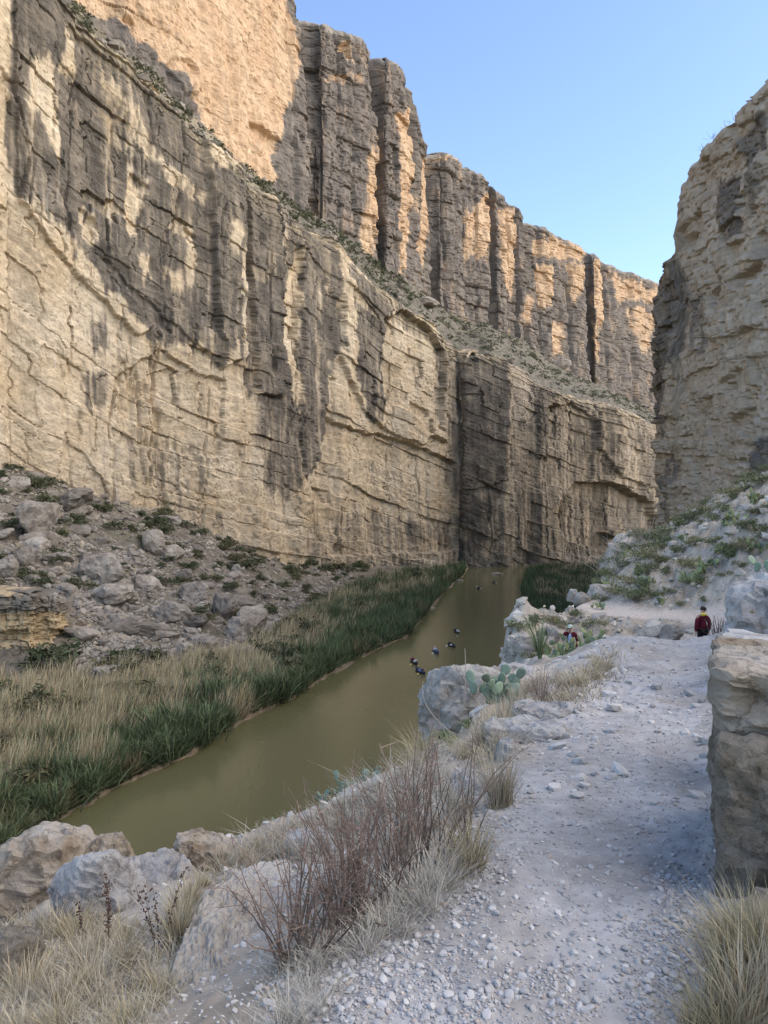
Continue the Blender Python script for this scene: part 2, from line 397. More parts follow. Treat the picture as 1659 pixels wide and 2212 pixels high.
LOW_DARK = [
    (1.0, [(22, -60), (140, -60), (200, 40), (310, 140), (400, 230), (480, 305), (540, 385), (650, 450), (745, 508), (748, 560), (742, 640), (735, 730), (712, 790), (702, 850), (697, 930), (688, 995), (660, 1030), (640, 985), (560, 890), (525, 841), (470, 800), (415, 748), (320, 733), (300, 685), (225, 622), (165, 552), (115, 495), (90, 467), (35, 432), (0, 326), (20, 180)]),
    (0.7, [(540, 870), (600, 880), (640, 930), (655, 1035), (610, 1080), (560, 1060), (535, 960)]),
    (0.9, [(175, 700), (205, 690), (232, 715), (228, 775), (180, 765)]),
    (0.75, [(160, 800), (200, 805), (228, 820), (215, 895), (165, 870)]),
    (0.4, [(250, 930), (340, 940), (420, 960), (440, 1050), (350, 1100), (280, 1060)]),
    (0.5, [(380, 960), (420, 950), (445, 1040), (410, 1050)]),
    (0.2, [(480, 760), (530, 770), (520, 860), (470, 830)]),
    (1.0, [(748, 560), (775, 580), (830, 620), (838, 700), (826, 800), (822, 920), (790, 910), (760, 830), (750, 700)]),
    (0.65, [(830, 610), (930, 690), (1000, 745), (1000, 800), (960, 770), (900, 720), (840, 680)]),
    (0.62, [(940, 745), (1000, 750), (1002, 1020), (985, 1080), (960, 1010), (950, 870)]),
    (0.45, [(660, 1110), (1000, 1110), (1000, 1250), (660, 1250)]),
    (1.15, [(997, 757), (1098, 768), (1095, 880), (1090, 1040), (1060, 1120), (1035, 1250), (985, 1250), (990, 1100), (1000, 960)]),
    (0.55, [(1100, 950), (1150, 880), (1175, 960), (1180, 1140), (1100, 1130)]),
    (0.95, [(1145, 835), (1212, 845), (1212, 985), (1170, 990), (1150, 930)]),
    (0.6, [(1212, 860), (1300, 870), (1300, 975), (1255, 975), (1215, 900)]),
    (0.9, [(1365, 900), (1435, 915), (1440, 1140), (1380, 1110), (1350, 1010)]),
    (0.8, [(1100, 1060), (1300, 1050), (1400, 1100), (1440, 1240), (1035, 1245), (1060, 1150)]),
    (0.62, [(1180, 870), (1290, 880), (1290, 1060), (1180, 1060)]), (0.66, [(1290, 880), (1440, 920), (1440, 1100), (1290, 1060)]), (0.95, [(1200, 1110), (1300, 1050), (1440, 1060), (1440, 1245), (1040, 1245), (1080, 1170)]), (0.85, [(1360, 900), (1440, 915), (1440, 1100), (1380, 1090)]),  # varnish widened to carry the painted shade of the far bay
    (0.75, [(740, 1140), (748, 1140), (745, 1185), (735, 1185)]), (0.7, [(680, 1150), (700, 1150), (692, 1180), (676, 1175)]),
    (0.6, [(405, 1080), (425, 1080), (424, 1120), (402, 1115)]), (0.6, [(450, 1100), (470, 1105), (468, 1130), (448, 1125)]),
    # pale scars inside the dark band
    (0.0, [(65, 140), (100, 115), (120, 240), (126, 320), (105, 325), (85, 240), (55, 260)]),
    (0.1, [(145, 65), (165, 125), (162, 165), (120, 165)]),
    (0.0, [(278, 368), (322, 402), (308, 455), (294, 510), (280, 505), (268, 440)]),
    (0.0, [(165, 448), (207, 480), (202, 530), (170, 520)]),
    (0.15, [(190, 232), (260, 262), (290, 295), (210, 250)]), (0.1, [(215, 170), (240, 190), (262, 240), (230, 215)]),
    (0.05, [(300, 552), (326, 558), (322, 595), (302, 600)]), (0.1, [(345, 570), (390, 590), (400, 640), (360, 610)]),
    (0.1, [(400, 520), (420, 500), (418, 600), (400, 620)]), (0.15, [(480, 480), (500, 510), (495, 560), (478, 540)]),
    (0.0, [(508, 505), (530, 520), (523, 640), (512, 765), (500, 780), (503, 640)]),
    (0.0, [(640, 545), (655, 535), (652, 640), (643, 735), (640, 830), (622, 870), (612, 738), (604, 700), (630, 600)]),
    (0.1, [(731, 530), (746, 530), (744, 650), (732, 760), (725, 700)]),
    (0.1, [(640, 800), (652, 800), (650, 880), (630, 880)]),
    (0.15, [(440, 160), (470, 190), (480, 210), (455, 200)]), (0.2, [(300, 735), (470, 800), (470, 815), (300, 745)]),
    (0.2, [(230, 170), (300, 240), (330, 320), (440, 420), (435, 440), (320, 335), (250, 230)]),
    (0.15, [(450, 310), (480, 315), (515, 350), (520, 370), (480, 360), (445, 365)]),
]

def low_beds(U, Z, PX):
    s = Z - low_off(PX) + 1.6 * fbm(U / 55, Z / 80, 21, 2) + 0.14 * perlin(U / 3, Z / 5, 22)
    a, fr = strata(s, U, B1, 0.45, 31, 0.55, 0.22, 9.0, 0.55, -.05)
    return s, a, fr

def low_disp(U, Z, PX, PY, H, T):
    s, a, fresh = low_beds(U, Z, PX)
    b, _ = strata(s + 0.3 * perlin(U / 6, Z / 3, 23), U, B1f, 0.07, 41, 0.10, 0.1, 3.0, 0.16, -.1)
    fine = np.clip(0.15 + 0.9 * fbm(U / 30, Z / 22, 24, 3), 0.15, 1.3)
    rel = paint_polys(PX, PY, LOW_RELIEF, 51, 4, 6, 3, 1)
    big = 3.0 * fbm(U / 34, Z / 160, 25, 3)
    vert = (0.8 + 1.0 * sstep(470, 520, PX) * sstep(780, 730, PX)) * fbm(U / 9, Z / 80, 26, 3)                       # flutes and shallow pillars
    crk = -1.7 * np.exp(-((perlin(U / 17, Z / 130, 27) + 0.12 * perlin(U / 2.0, Z / 9.0, 28)) / 0.03) ** 2) * np.clip(0.45 + perlin(U / 50, Z / 30, 29) * 1.5, 0, 1)
    chip = 0.27 * fbm(U / 2.6, Z / 2.6, 30, 4) + 0.13 * np.abs(fbm(U / 1.3, Z / 1.0, 32, 3))
    # overhanging plates low on the face (arched spall scars)
    w1 = s + 5.0 * perlin(U / 22, Z / 40, 33)
    pl = np.floor(w1 / 5.5); fr = w1 / 5.5 - pl
    plate = 0.8 * fr * np.clip(perlin(U / 16, pl * 2.7, 34) + 0.15, 0, 0.7) * 2
    # ledgy brow of thin yellow beds
    brow = np.clip(1 - T / 13.0, 0, 1)
    led = -brow * 2.6 + brow * 0.9 * (rnd(np.floor(s / 1.3).astype(np.int64), 0, 35) - .5) * 2
    return rel + big + vert + a + b * fine + crk + chip + plate + led + 0.02 * np.clip(T, 0, 120)

def rock_cols(U, Z, stain_shade, light, light2, dark, dark2, seed):
    n1 = np.clip(0.5 + 0.8 * fbm(U / 16, Z / 16, seed, 4), 0, 1)[..., None]
    n2 = np.clip(0.5 + 0.9 * fbm(U / 5, Z / 9, seed + 1, 4), 0, 1)[..., None]
    lt = np.array(light) + (np.array(light2) - np.array(light)) * n1
    dk = np.array(dark) + (np.array(dark2) - np.array(dark)) * n2
    c = lt + (dk - lt) * stain_shade[..., None]
    return c

def low_paint(U, Z, PX, PY, H, T):
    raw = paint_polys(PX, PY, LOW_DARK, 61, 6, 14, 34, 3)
    _, _, fresh = low_beds(U, Z, PX); raw = np.maximum(raw, .66 * sstep(1005, 1060, PX) * (raw > .03)) - .4 * blur(fresh, 2)  # minimum darkness right of the bend paints in the far bay's shade
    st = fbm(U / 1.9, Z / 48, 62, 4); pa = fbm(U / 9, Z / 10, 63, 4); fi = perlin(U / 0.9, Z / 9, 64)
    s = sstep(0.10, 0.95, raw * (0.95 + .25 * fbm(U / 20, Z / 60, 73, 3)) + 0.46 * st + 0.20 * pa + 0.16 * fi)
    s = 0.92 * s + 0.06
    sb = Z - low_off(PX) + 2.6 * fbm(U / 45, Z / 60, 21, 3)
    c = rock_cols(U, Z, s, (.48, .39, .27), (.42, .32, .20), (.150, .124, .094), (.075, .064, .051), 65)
    bay_shade = (sstep(1000, 1130, PX) * (1 - s))[..., None]
    c = c + (np.array([.235, .195, .148]) - c) * bay_shade * .85  # pale rock of the far bay darkened: its shade is put into the colour
    # grey-blue wash near the river, white mineral drips
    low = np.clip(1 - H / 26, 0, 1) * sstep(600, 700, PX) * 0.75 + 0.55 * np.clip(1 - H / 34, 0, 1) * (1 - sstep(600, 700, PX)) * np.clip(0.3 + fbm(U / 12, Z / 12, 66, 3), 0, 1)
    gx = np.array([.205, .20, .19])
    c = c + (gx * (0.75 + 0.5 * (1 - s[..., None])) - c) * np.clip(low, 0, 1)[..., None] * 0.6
    dr = sstep(0.62, 0.9, perlin(U / 1.1, Z / 16, 67) + 0.5 * perlin(U / 14, Z / 10, 68)) * np.clip(1 - H / 40, 0.42, 1)
    c = c + (np.array([.5, .48, .44]) - c) * (dr * 0.55)[..., None]
    # thin bedding: darker and paler bands
    band = fbm(sb / 1.0, U / 90, 69, 4) + .6 * perlin(sb / .45, U / 60, 74)
    c = c * (1 + 0.18 * band)[..., None]
    # pale yellow ledges at the brow
    br = (np.clip(1 - T / 11.0, 0, 1) * np.clip(0.55 + perlin(sb / 1.4, U / 30, 70) * 1.2, 0, 1) * sstep(-0.3, .3, perlin(U / 14, Z / 5, 71)))[..., None]
    c = c + (np.array([.40, .32, .19]) - c) * br * 0.75
    return c * (1 + 0.14 * fbm(U / 3.0, Z / 3.0, 72, 3))[..., None]

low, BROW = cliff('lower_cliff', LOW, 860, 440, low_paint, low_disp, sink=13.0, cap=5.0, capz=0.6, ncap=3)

# ================================================================== the bench between the tiers
def build_bench():
    px = np.linspace(-250, 1515, 620)
    L = np.array(LOW, float); Uu = np.array(UP, float)
    dl = np.interp(px, L[:, 0], L[:, 1]); zl = np.interp(px, L[:, 0], Zof(L[:, 2], L[:, 1]))
    bp = F * BROW[:, 0] / BROW[:, 1] + CX
    od = np.argsort(bp)
    dl = np.interp(px, bp[od], BROW[od, 1]); zl = np.interp(px, bp[od], BROW[od, 2])
    kk = np.ones(9) / 9
    dl = np.convolve(np.pad(dl, 4, mode='edge'), kk, 'valid'); zl = np.convolve(np.pad(zl, 4, mode='edge'), kk, 'valid') + 0.6
    du = np.interp(px, Uu[:, 0], Uu[:, 1]); zu = np.interp(px, Uu[:, 0], Zof(Uu[:, 3], Uu[:, 1]))
    f = np.linspace(-0.3, 1.35, 62)
    D = (dl + 2.5)[:, None] + (du - dl)[:, None] * np.where(f < 0, -0.25 * f, f)[None, :]
    Zb = zl[:, None] + (zu - zl)[:, None] * (np.clip(f, 0, 1.1) ** 0.9)[None, :] + (30 * np.minimum(f, 0))[None, :]
    PX = np.repeat(px[:, None], 62, 1)
    X = (PX - CX) / F * D
    n = fbm(X / 9, D / 9, 101, 4)
    stp = (Zb + 2 * n) / 3.2
    Zs = Zb + sstep(-.05, .12, f)[None, :] * 1.3 * n + 0.8 * (np.floor(stp) + sstep(.6, 1, stp - np.floor(stp)) - stp)
    g = np.clip(0.5 + fbm(X / 6, D / 6, 102, 4), 0, 1)[..., None]
    c = np.array([.12, .104, .078]) + (np.array([.20, .17, .125]) - np.array([.12, .104, .078])) * g
    gr = sstep(0.1, 0.5, fbm(X / 3.5, D / 3.5, 103, 3))[..., None]
    c = c + (np.array([.085, .092, .05]) - c) * gr * 0.7
    c = c * .78
    lf = (1 - sstep(480, 680, PX))[..., None]
    c = c + (np.array([.20, .165, .11]) * (.7 + .6 * g) - c) * lf * .8
    me = make_mesh('rocky_bench', np.stack([X, D, Zs], -1).reshape(-1, 3), grid_faces(620, 62), c.reshape(-1, 3))
    tag(link('rocky_bench', me, M_TALUS), kind='structure')
    return px, dl, du, X, D, Zs
BENCH = build_bench()

# ================================================================== the upper cliff
UP_CRACKS = [(640, 1.2, 3), (671, 2.2, 6), (692, 2.4, 9), (735, 0.9, 2), (770, 0.8, 1.5), (821, 2.6, 6), (858, 0.9, 2), (900, 2.2, 5), (914, 1.4, 4), (938, 2.6, 9), (962, 1.2, 3), (985, 1.1, 2.5), (1006, 1.8, 5),
             (1033, 1.2, 3), (1064, 2.2, 7), (1084, 1.2, 3), (1104, 1.8, 6), (1124, 1.2, 3), (1138, 2.0, 5), (1168, 1.0, 2.5), (1196, 1.2, 3), (1236, 1.4, 3), (1274, 2.8, 10), (1296, 1.0, 2), (1316, 2.0, 5), (1345, 1.4, 4), (1372, 1.4, 4), (1398, 1.2, 3)]
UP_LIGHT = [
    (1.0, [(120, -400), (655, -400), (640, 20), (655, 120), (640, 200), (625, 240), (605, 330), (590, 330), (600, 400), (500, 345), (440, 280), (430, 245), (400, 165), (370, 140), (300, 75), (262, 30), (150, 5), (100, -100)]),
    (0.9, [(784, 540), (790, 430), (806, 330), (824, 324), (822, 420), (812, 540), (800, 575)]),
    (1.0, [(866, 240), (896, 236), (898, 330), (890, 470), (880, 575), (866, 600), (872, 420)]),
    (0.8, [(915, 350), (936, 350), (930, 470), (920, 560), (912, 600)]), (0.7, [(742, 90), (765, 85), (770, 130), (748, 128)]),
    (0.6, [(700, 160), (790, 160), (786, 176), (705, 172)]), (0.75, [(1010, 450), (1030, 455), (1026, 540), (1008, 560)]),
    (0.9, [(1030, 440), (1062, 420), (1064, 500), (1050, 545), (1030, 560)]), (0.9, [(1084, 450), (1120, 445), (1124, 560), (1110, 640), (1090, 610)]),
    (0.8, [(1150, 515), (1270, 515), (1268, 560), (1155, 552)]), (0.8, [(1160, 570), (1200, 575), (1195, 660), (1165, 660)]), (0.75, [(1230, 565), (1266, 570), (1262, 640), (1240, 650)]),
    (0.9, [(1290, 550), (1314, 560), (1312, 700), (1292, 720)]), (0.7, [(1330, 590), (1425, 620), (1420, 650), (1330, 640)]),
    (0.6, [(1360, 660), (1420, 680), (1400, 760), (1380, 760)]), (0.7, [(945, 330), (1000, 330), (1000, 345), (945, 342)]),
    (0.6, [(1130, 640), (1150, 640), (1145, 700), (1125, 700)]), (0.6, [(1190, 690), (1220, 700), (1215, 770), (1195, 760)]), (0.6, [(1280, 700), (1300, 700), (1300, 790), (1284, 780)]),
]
B2 = beds(5, 4, 13)
B2f = beds(9, 0.9, 3.0)

def up_disp(U, Z, PX, PY, H, T):
    qx = PX + 3.4 * fbm(PX / 60, Z / 45, 121, 3) + 0.9 * perlin(PX / 8, Z / 6, 122)
    cpx = np.array([c[0] for c in UP_CRACKS], float)
    j = np.searchsorted(cpx, qx)
    lo = np.where(j > 0, cpx[np.clip(j - 1, 0, None)], -300); hi = np.where(j < len(cpx), cpx[np.clip(j, None, len(cpx) - 1)], 1560)
    t = (qx - lo) / np.maximum(hi - lo, 1)
    bulge = 2.0 * np.sqrt(np.clip(1 - (2 * t - 1) ** 2, 0, 1)) * (PX > 640) + (rnd(j, 0, 123) - .5) * 4 * (PX > 660)
    r = bulge
    for c, wd, dp in UP_CRACKS:
        m = np.clip(0.75 + 0.8 * perlin(Z / 26, Z * 0 + c, 124), 0.1, 1.2)
        if dp < 5: dp = dp * .55
        r = r - dp * m * np.exp(-((qx - c) / wd) ** 2)
    s = Z + 22 * sstep(1000, 1430, PX) * 0 + 1.5 * fbm(U / 60, Z / 60, 125, 3)
    a, K = strata(s, U, B2, 0.9, 131, 0.9, 0.4, 9.0, 0.8)
    b, _ = strata(s, U, B2f, 0.25, 141, 0.3, 0.2, 3.2, 0.3)
    # thin spalled plates of the bright amphitheatre
    amph = 1 - sstep(620, 680, PX)
    r = r + 1.6 * fbm(U / 9, Z / 40, 130, 3) * (1 - amph) + a * (1 - 0.75 * amph) + b * (1 - 0.5 * amph) + 1.5 * fbm(U / 30, Z / 60, 126, 3) + 0.7 * fbm(U / 3.5, Z / 5, 127, 4)
    r = r + amph * (2.0 * fbm(U / 10, Z / 70, 128, 3) + 1.2 * np.abs(perlin(U / 5, Z / 14, 129)))
    rel = paint_polys(PX, PY, [(-3.0, [(553, 258), (575, 268), (610, 305), (606, 330), (575, 308), (556, 290)]), (1.2, [(380, 145), (440, 165), (432, 200), (400, 205), (365, 150)]),
                               (-1.6, [(365, 145), (380, 120), (420, 130), (440, 165)]), (-1.8, [(270, 20), (305, 45), (300, 60), (270, 40)]), (-3.5, [(740, 90), (762, 85), (766, 125), (748, 122)])], 52, 3, 4, 2, 1)
    # upper third leans back in steps on the far columns
    return r + rel - 0.045 * H

def up_paint(U, Z, PX, PY, H, T):
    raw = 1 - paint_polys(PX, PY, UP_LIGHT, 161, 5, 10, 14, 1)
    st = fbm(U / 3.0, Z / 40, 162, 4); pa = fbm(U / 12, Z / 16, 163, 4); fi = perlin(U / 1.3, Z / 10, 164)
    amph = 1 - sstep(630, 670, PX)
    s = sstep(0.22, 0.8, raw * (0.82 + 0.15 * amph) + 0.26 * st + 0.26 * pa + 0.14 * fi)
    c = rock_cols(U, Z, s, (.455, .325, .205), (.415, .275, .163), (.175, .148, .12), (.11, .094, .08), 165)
    band = fbm(Z / 1.6, U / 120, 169, 4)
    c = c * (1 + 0.13 * band)[..., None]
    rim = np.clip(1 - T / 5.0, 0, 1)[..., None] * 0.55
    c = c + (np.array([.40, .36, .29]) - c) * rim
    return c * (1 + 0.15 * fbm(U / 4.0, Z / 4.0, 172, 3))[..., None]

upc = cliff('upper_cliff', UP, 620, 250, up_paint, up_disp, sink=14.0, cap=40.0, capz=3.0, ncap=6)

# ================================================================== the cliff on this side of the river
RT = [(1520, 330, 690, 1170), (1470, 262, 660, 1175), (1432, 222, 640, 1175), (1420, 208, 625, 1180), (1428, 200, 606, 1180), (1446, 194, 578, 1180), (1468, 187, 549, 1180), (1473, 184, 536, 1180), (1475, 182, 470, 1180), (1478, 179, 395, 1180), (1490, 175, 368, 1180),
      (1510, 169, 344, 1180), (1530, 163, 318, 1180), (1560, 155, 284, 1180), (1600, 145, 242, 1180), (1640, 135, 200, 1180), (1660, 131, 172, 1180), (1720, 119, 95, 1180), (1900, 98, -90, 1180), (2300, 82, -300, 1180), (2700, 72, -450, 1180)]
B3 = beds(15, 1.4, 5.0)
B3f = beds(16, 0.5, 1.5)
RT_REL = [(.4, [(1475, 395), (1530, 420), (1520, 540), (1490, 560), (1470, 520)]), (-2.0, [(1475, 515), (1500, 505), (1502, 535), (1478, 540)]),
          (-1.6, [(1562, 830), (1600, 790), (1618, 800), (1585, 850)]), (-1.5, [(1575, 915), (1620, 880), (1625, 900), (1590, 930)]), (1.2, [(1530, 620), (1600, 560), (1659, 540), (1659, 700), (1560, 740)]),
          (-1.4, [(1545, 640), (1570, 600), (1580, 610), (1560, 660)]), (1.2, [(1425, 600), (1470, 560), (1475, 900), (1430, 900)]), (-1.2, [(1610, 600), (1659, 560), (1659, 590), (1620, 640)])]
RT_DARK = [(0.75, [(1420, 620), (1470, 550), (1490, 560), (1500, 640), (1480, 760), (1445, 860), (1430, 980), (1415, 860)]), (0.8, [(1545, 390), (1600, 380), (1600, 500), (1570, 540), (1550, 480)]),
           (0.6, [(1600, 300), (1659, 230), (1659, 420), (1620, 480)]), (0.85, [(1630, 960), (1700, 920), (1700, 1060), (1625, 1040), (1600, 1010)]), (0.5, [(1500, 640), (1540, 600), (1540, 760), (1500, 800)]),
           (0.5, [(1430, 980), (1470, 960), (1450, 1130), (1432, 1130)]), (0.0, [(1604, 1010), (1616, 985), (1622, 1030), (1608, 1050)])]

def rt_disp(U, Z, PX, PY, H, T):
    s = Z + 0.10 * (PX - 1430) * 0.3 + 3.0 * fbm(U / 40, Z / 50, 221, 3) + 0.3 * perlin(U / 3, Z / 4, 222)
    a, K = strata(s, U, B3, 0.6, 231, 0.5, 0.2, 5.5, 0.85, .1)
    b, _ = strata(s, U, B3f, 0.13, 241, 0.12, 0.1, 1.9, 0.14)
    rel = paint_polys(PX, PY, RT_REL, 251, 4, 6, 2, 1)
    w1 = s - 0.35 * U + 4.0 * perlin(U / 18, Z / 26, 233)      # slabs that lean across the face
    pl = np.floor(w1 / 6.0); fr = w1 / 6.0 - pl
    plate = 1.6 * fr * np.clip(perlin(U / 13, pl * 2.7, 234) + 0.2, 0, 0.8) * 1.7
    return rel + 1.1 * fbm(U / 28, Z / 120, 225, 3) + a + b + plate + 0.7 * fbm(U / 6, Z / 40, 226, 3) + 0.14 * fbm(U / 1.6, Z / 1.6, 227, 4) - 2.0 * np.exp(-((perlin(U / 9, Z / 70, 235) + .1 * perlin(U / 2, Z / 6, 236)) / .04) ** 2) * np.clip(.2 + perlin(U / 30, Z / 20, 237) * 1.5, 0, 1) + 0.4 * np.exp(-T / 8.0) * perlin(U / 5, Z / 4, 228)

def rt_paint(U, Z, PX, PY, H, T):
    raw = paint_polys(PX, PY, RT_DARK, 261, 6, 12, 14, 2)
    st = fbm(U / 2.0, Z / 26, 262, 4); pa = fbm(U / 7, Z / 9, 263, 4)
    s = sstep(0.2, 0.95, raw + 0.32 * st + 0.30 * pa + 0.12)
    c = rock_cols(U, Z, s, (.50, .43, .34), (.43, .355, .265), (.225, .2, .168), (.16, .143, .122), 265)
    c = c * (1 + 0.14 * fbm(Z / 1.2, U / 60, 269, 3))[..., None]
    dr = sstep(0.6, 0.9, perlin(U / 1.2, Z / 14, 267) + 0.4 * perlin(U / 12, Z / 10, 268))[..., None]
    c = c + (np.array([.46, .44, .41]) - c) * dr * 0.3
    return c * (1 + 0.14 * fbm(U / 2.0, Z / 2.0, 272, 3))[..., None]
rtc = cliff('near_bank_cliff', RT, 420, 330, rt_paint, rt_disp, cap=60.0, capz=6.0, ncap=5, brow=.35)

# ================================================================== ground sheet, river, far-bank talus
def flat_sheet(name, x0, x1, y0, y1, z, nx, ny, mat, colf=None):
    x = np.linspace(x0, x1, nx); y = np.linspace(y0, y1, ny)
    X, Y = np.meshgrid(x, y, indexing='ij')
    Z = np.full(X.shape, float(z))
    col = None if colf is None else colf(X, Y).reshape(-1, 3)
    # keep faces up
    me = make_mesh(name, np.stack([X, Y, Z], -1).reshape(-1, 3), grid_faces(nx, ny), col)
    return link(name, me, mat)
tag(flat_sheet('desert_floor', -4500, 4500, -4500, 4500, -2.0, 40, 40, M_TALUS, lambda X, Y: np.zeros(X.shape + (3,)) + np.array([.26, .22, .17])), kind='structure')

def mat_water():
    m = bpy.data.materials.new('river_water'); m.use_nodes = True
    n = m.node_tree.nodes; L = m.node_tree.links
    b = n['Principled BSDF']; b.inputs['Roughness'].default_value = 0.12
    b.inputs['IOR'].default_value = 1.33; b.inputs['Specular IOR Level'].default_value = 0.36
    tc = n.new('ShaderNodeTexCoord')
    t0 = n.new('ShaderNodeTexNoise'); t0.inputs['Scale'].default_value = 0.02; t0.inputs['Detail'].default_value = 4
    L.new(tc.outputs['Object'], t0.inputs['Vector'])
    r = n.new('ShaderNodeValToRGB'); e = r.color_ramp.elements
    e[0].position = .35; e[0].color = (.098, .092, .042, 1); e[1].position = .65; e[1].color = (.115, .107, .050, 1)
    L.new(t0.outputs['Fac'], r.inputs[0]); L.new(r.outputs[0], b.inputs['Base Color'])
    mp = n.new('ShaderNodeMapping'); mp.inputs['Scale'].default_value = (1.0, 0.5, 1); mp.inputs['Rotation'].default_value = (0, 0, 0.4)
    L.new(tc.outputs['Object'], mp.inputs[0])
    t = n.new('ShaderNodeTexNoise'); t.inputs['Scale'].default_value = 2.2; t.inputs['Detail'].default_value = 5
    L.new(mp.outputs[0], t.inputs['Vector'])
    t3 = n.new('ShaderNodeTexNoise'); t3.inputs['Scale'].default_value = 0.12; t3.inputs['Detail'].default_value = 3
    L.new(tc.outputs['Object'], t3.inputs['Vector'])
    mu = n.new('ShaderNodeMath'); mu.operation = 'MULTIPLY'; L.new(t.outputs['Fac'], mu.inputs[0]); L.new(t3.outputs['Fac'], mu.inputs[1])
    bp = n.new('ShaderNodeBump'); bp.inputs['Strength'].default_value = 0.5; bp.inputs['Distance'].default_value = 0.12
    L.new(mu.outputs[0], bp.inputs['Height']); L.new(bp.outputs[0], b.inputs['Normal'])
    return m
tag(flat_sheet('river', -260, 160, 2, 720, 0.0, 8, 12, mat_water()), kind='structure')

WL = [(-400, 30.0), (-300, 35.0), (30, 54.4), (400, 75.0), (640, 100.0), (760, 122), (880, 148.0), (920, 178.0), (960, 228.0), (1000, 287.0), (1012, 330)]
FLAT = [(-400, 92.0), (0, 96.0), (200, 100.0), (400, 110.0), (520, 119.0), (580, 132), (640, 158), (700, 190.0), (760, 225), (830, 262.0), (1000, 310.0), (1012, 335)]
def left_profile(px, f):
    L = np.array(LOW, float)
    dw = tab(WL, px); df = np.maximum(tab(FLAT, px), dw + 4); dl = np.maximum(np.interp(px, L[:, 0], L[:, 1]), df + 4)
    zb = np.interp(px, L[:, 0], Zof(L[:, 3], L[:, 1]))
    # f: 0 in the water, .08 waterline, .14 lip, .5 foot of the talus, 1 in the cliff
    d = np.where(f < .08, dw - 1.0 + f / .08 * 1.0, np.where(f < .14, dw + (f - .08) / .06 * .75 * dw / 60, np.where(f < .5, dw * (1 + .0183) + (df - dw * 1.0183) * (f - .14) / .36, df + (dl + 16 - df) * (f - .5) / .5)))
    g = np.clip((f - .5) / .5, 0, 1)
    z = np.where(f < .08, -0.5 + f / .08 * 0.5, np.where(f < .14, (f - .08) / .06 * 0.5, np.where(f < .5, 0.5 + 1.2 * (f - .14) / .36, 1.7 + (zb + 2.0 + 6.0 * (1 - sstep(430, 640, px)) - 1.7) * (0.82 * g + .18 * g * g))))
    return d, z, g
def left_noise(X, Y, g, f):
    a = np.where(f > .5, np.clip((f - .5) * 10, 0, 1), 0) * np.clip((1.02 - g) * 8, 0.3, 1)
    return a * (1.2 * fbm(X / 14, Y / 14, 301, 3) + 0.7 * np.abs(fbm(X / 4.5, Y / 4.5, 302, 3)) + 0.25 * fbm(X / 1.4, Y / 1.4, 303, 2)) + np.where((f > .06) & (f < .2), 0.16 * fbm(X / 2.5, Y / 2.5, 304, 3), 0)
def build_left():
    nu, nv = 330, 230
    px = np.linspace(-300, 1012, nu)
    f = np.concatenate([np.linspace(0, .14, 18, endpoint=False), np.linspace(.14, .5, 40, endpoint=False), np.linspace(.5, 1, nv - 58)])
    PX = np.repeat(px[:, None], nv, 1); Fg = np.repeat(f[None, :], nu, 0)
    PXw = PX + 16 * fbm(PX / 45, Fg * 0, 310, 4) * (Fg < .2)
    D, Z, G = left_profile(PXw, Fg)
    X = (PX - CX) / F * D
    Z = Z + left_noise(X, D, G, Fg)
    n = np.clip(.5 + .9 * fbm(X / 7, D / 7, 305, 4), 0, 1)[..., None]
    n2 = np.clip(.5 + .9 * fbm(X / 2, D / 2, 306, 3), 0, 1)[..., None]
    c = lerp(np.array([.105, .087, .064]), np.array([.185, .156, .118]), n) * (0.75 + 0.5 * n2)
    gr = sstep(.15, .5, fbm(X / 9, D / 9, 307, 3))[..., None]
    c = lerp(c, np.array([.11, .105, .06]), gr * .45)
    mud = np.array([.17, .13, .085])
    fl = np.array([.085, .085, .038])
    c = np.where((Fg < .16)[..., None], mud * (0.8 + .4 * n2), np.where((Fg < .5)[..., None], fl * (0.8 + .4 * n2), c))
    me = make_mesh('talus_slope', np.stack([X, D, Z], -1).reshape(-1, 3), grid_faces(nu, nv)[:, ::1], c.reshape(-1, 3))
    tag(link('talus_slope', me, M_TALUS), kind='structure')
    return px, f, D, Z
LPX, LF, LD, LZ = build_left()
def left_hit(px, py):
    """where the sight line through a pixel meets the far bank"""
    i = np.clip((px - LPX[0]) / (LPX[1] - LPX[0]), 0, len(LPX) - 1.001); k = int(i); t = i - k
    D = LD[k] * (1 - t) + LD[k + 1] * t; Z = LZ[k] * (1 - t) + LZ[k + 1] * t
    los = EYE - (py - CY) / F * D
    h = np.nonzero(Z >= los)[0]
    j = h[0] if len(h) else len(D) - 1
    return np.array([(px - CX) / F * D[j], D[j], Z[j]]), D[j]
def left_at(px, f):
    d, z, g = left_profile(np.asarray(px, float), np.asarray(f, float))
    x = (px - CX) / F * d
    return np.stack([x, d, z + left_noise(x, d, g, np.asarray(f, float))], -1)

# flat cane bank on this side of the river, far off
def build_rbank():
    x = np.linspace(28, 150, 60); y = np.linspace(95, 420, 90)
    X, Y = np.meshgrid(x, y, indexing='ij')
    edge = np.interp(Y, [95, 178, 230, 298, 330, 420], [27, 33.5, 42, 57, 75, 160]) + 1.2 * fbm(Y / 20, X * 0, 320, 3)
    Z = np.clip((X - edge) * 0.35, -1.2, 0.9 + 0 * X) + 0.15 * fbm(X / 4, Y / 4, 321, 2)
    Z = Z + np.clip((X - edge - 22) * 0.25, 0, 8)
    c = np.zeros(X.shape + (3,)) + np.array([.075, .072, .04])
    me = make_mesh('river_bank', np.stack([X, Y, Z], -1).reshape(-1, 3), grid_faces(60, 90), c.reshape(-1, 3))
    tag(link('river_bank', me, M_TALUS), kind='structure')
build_rbank()

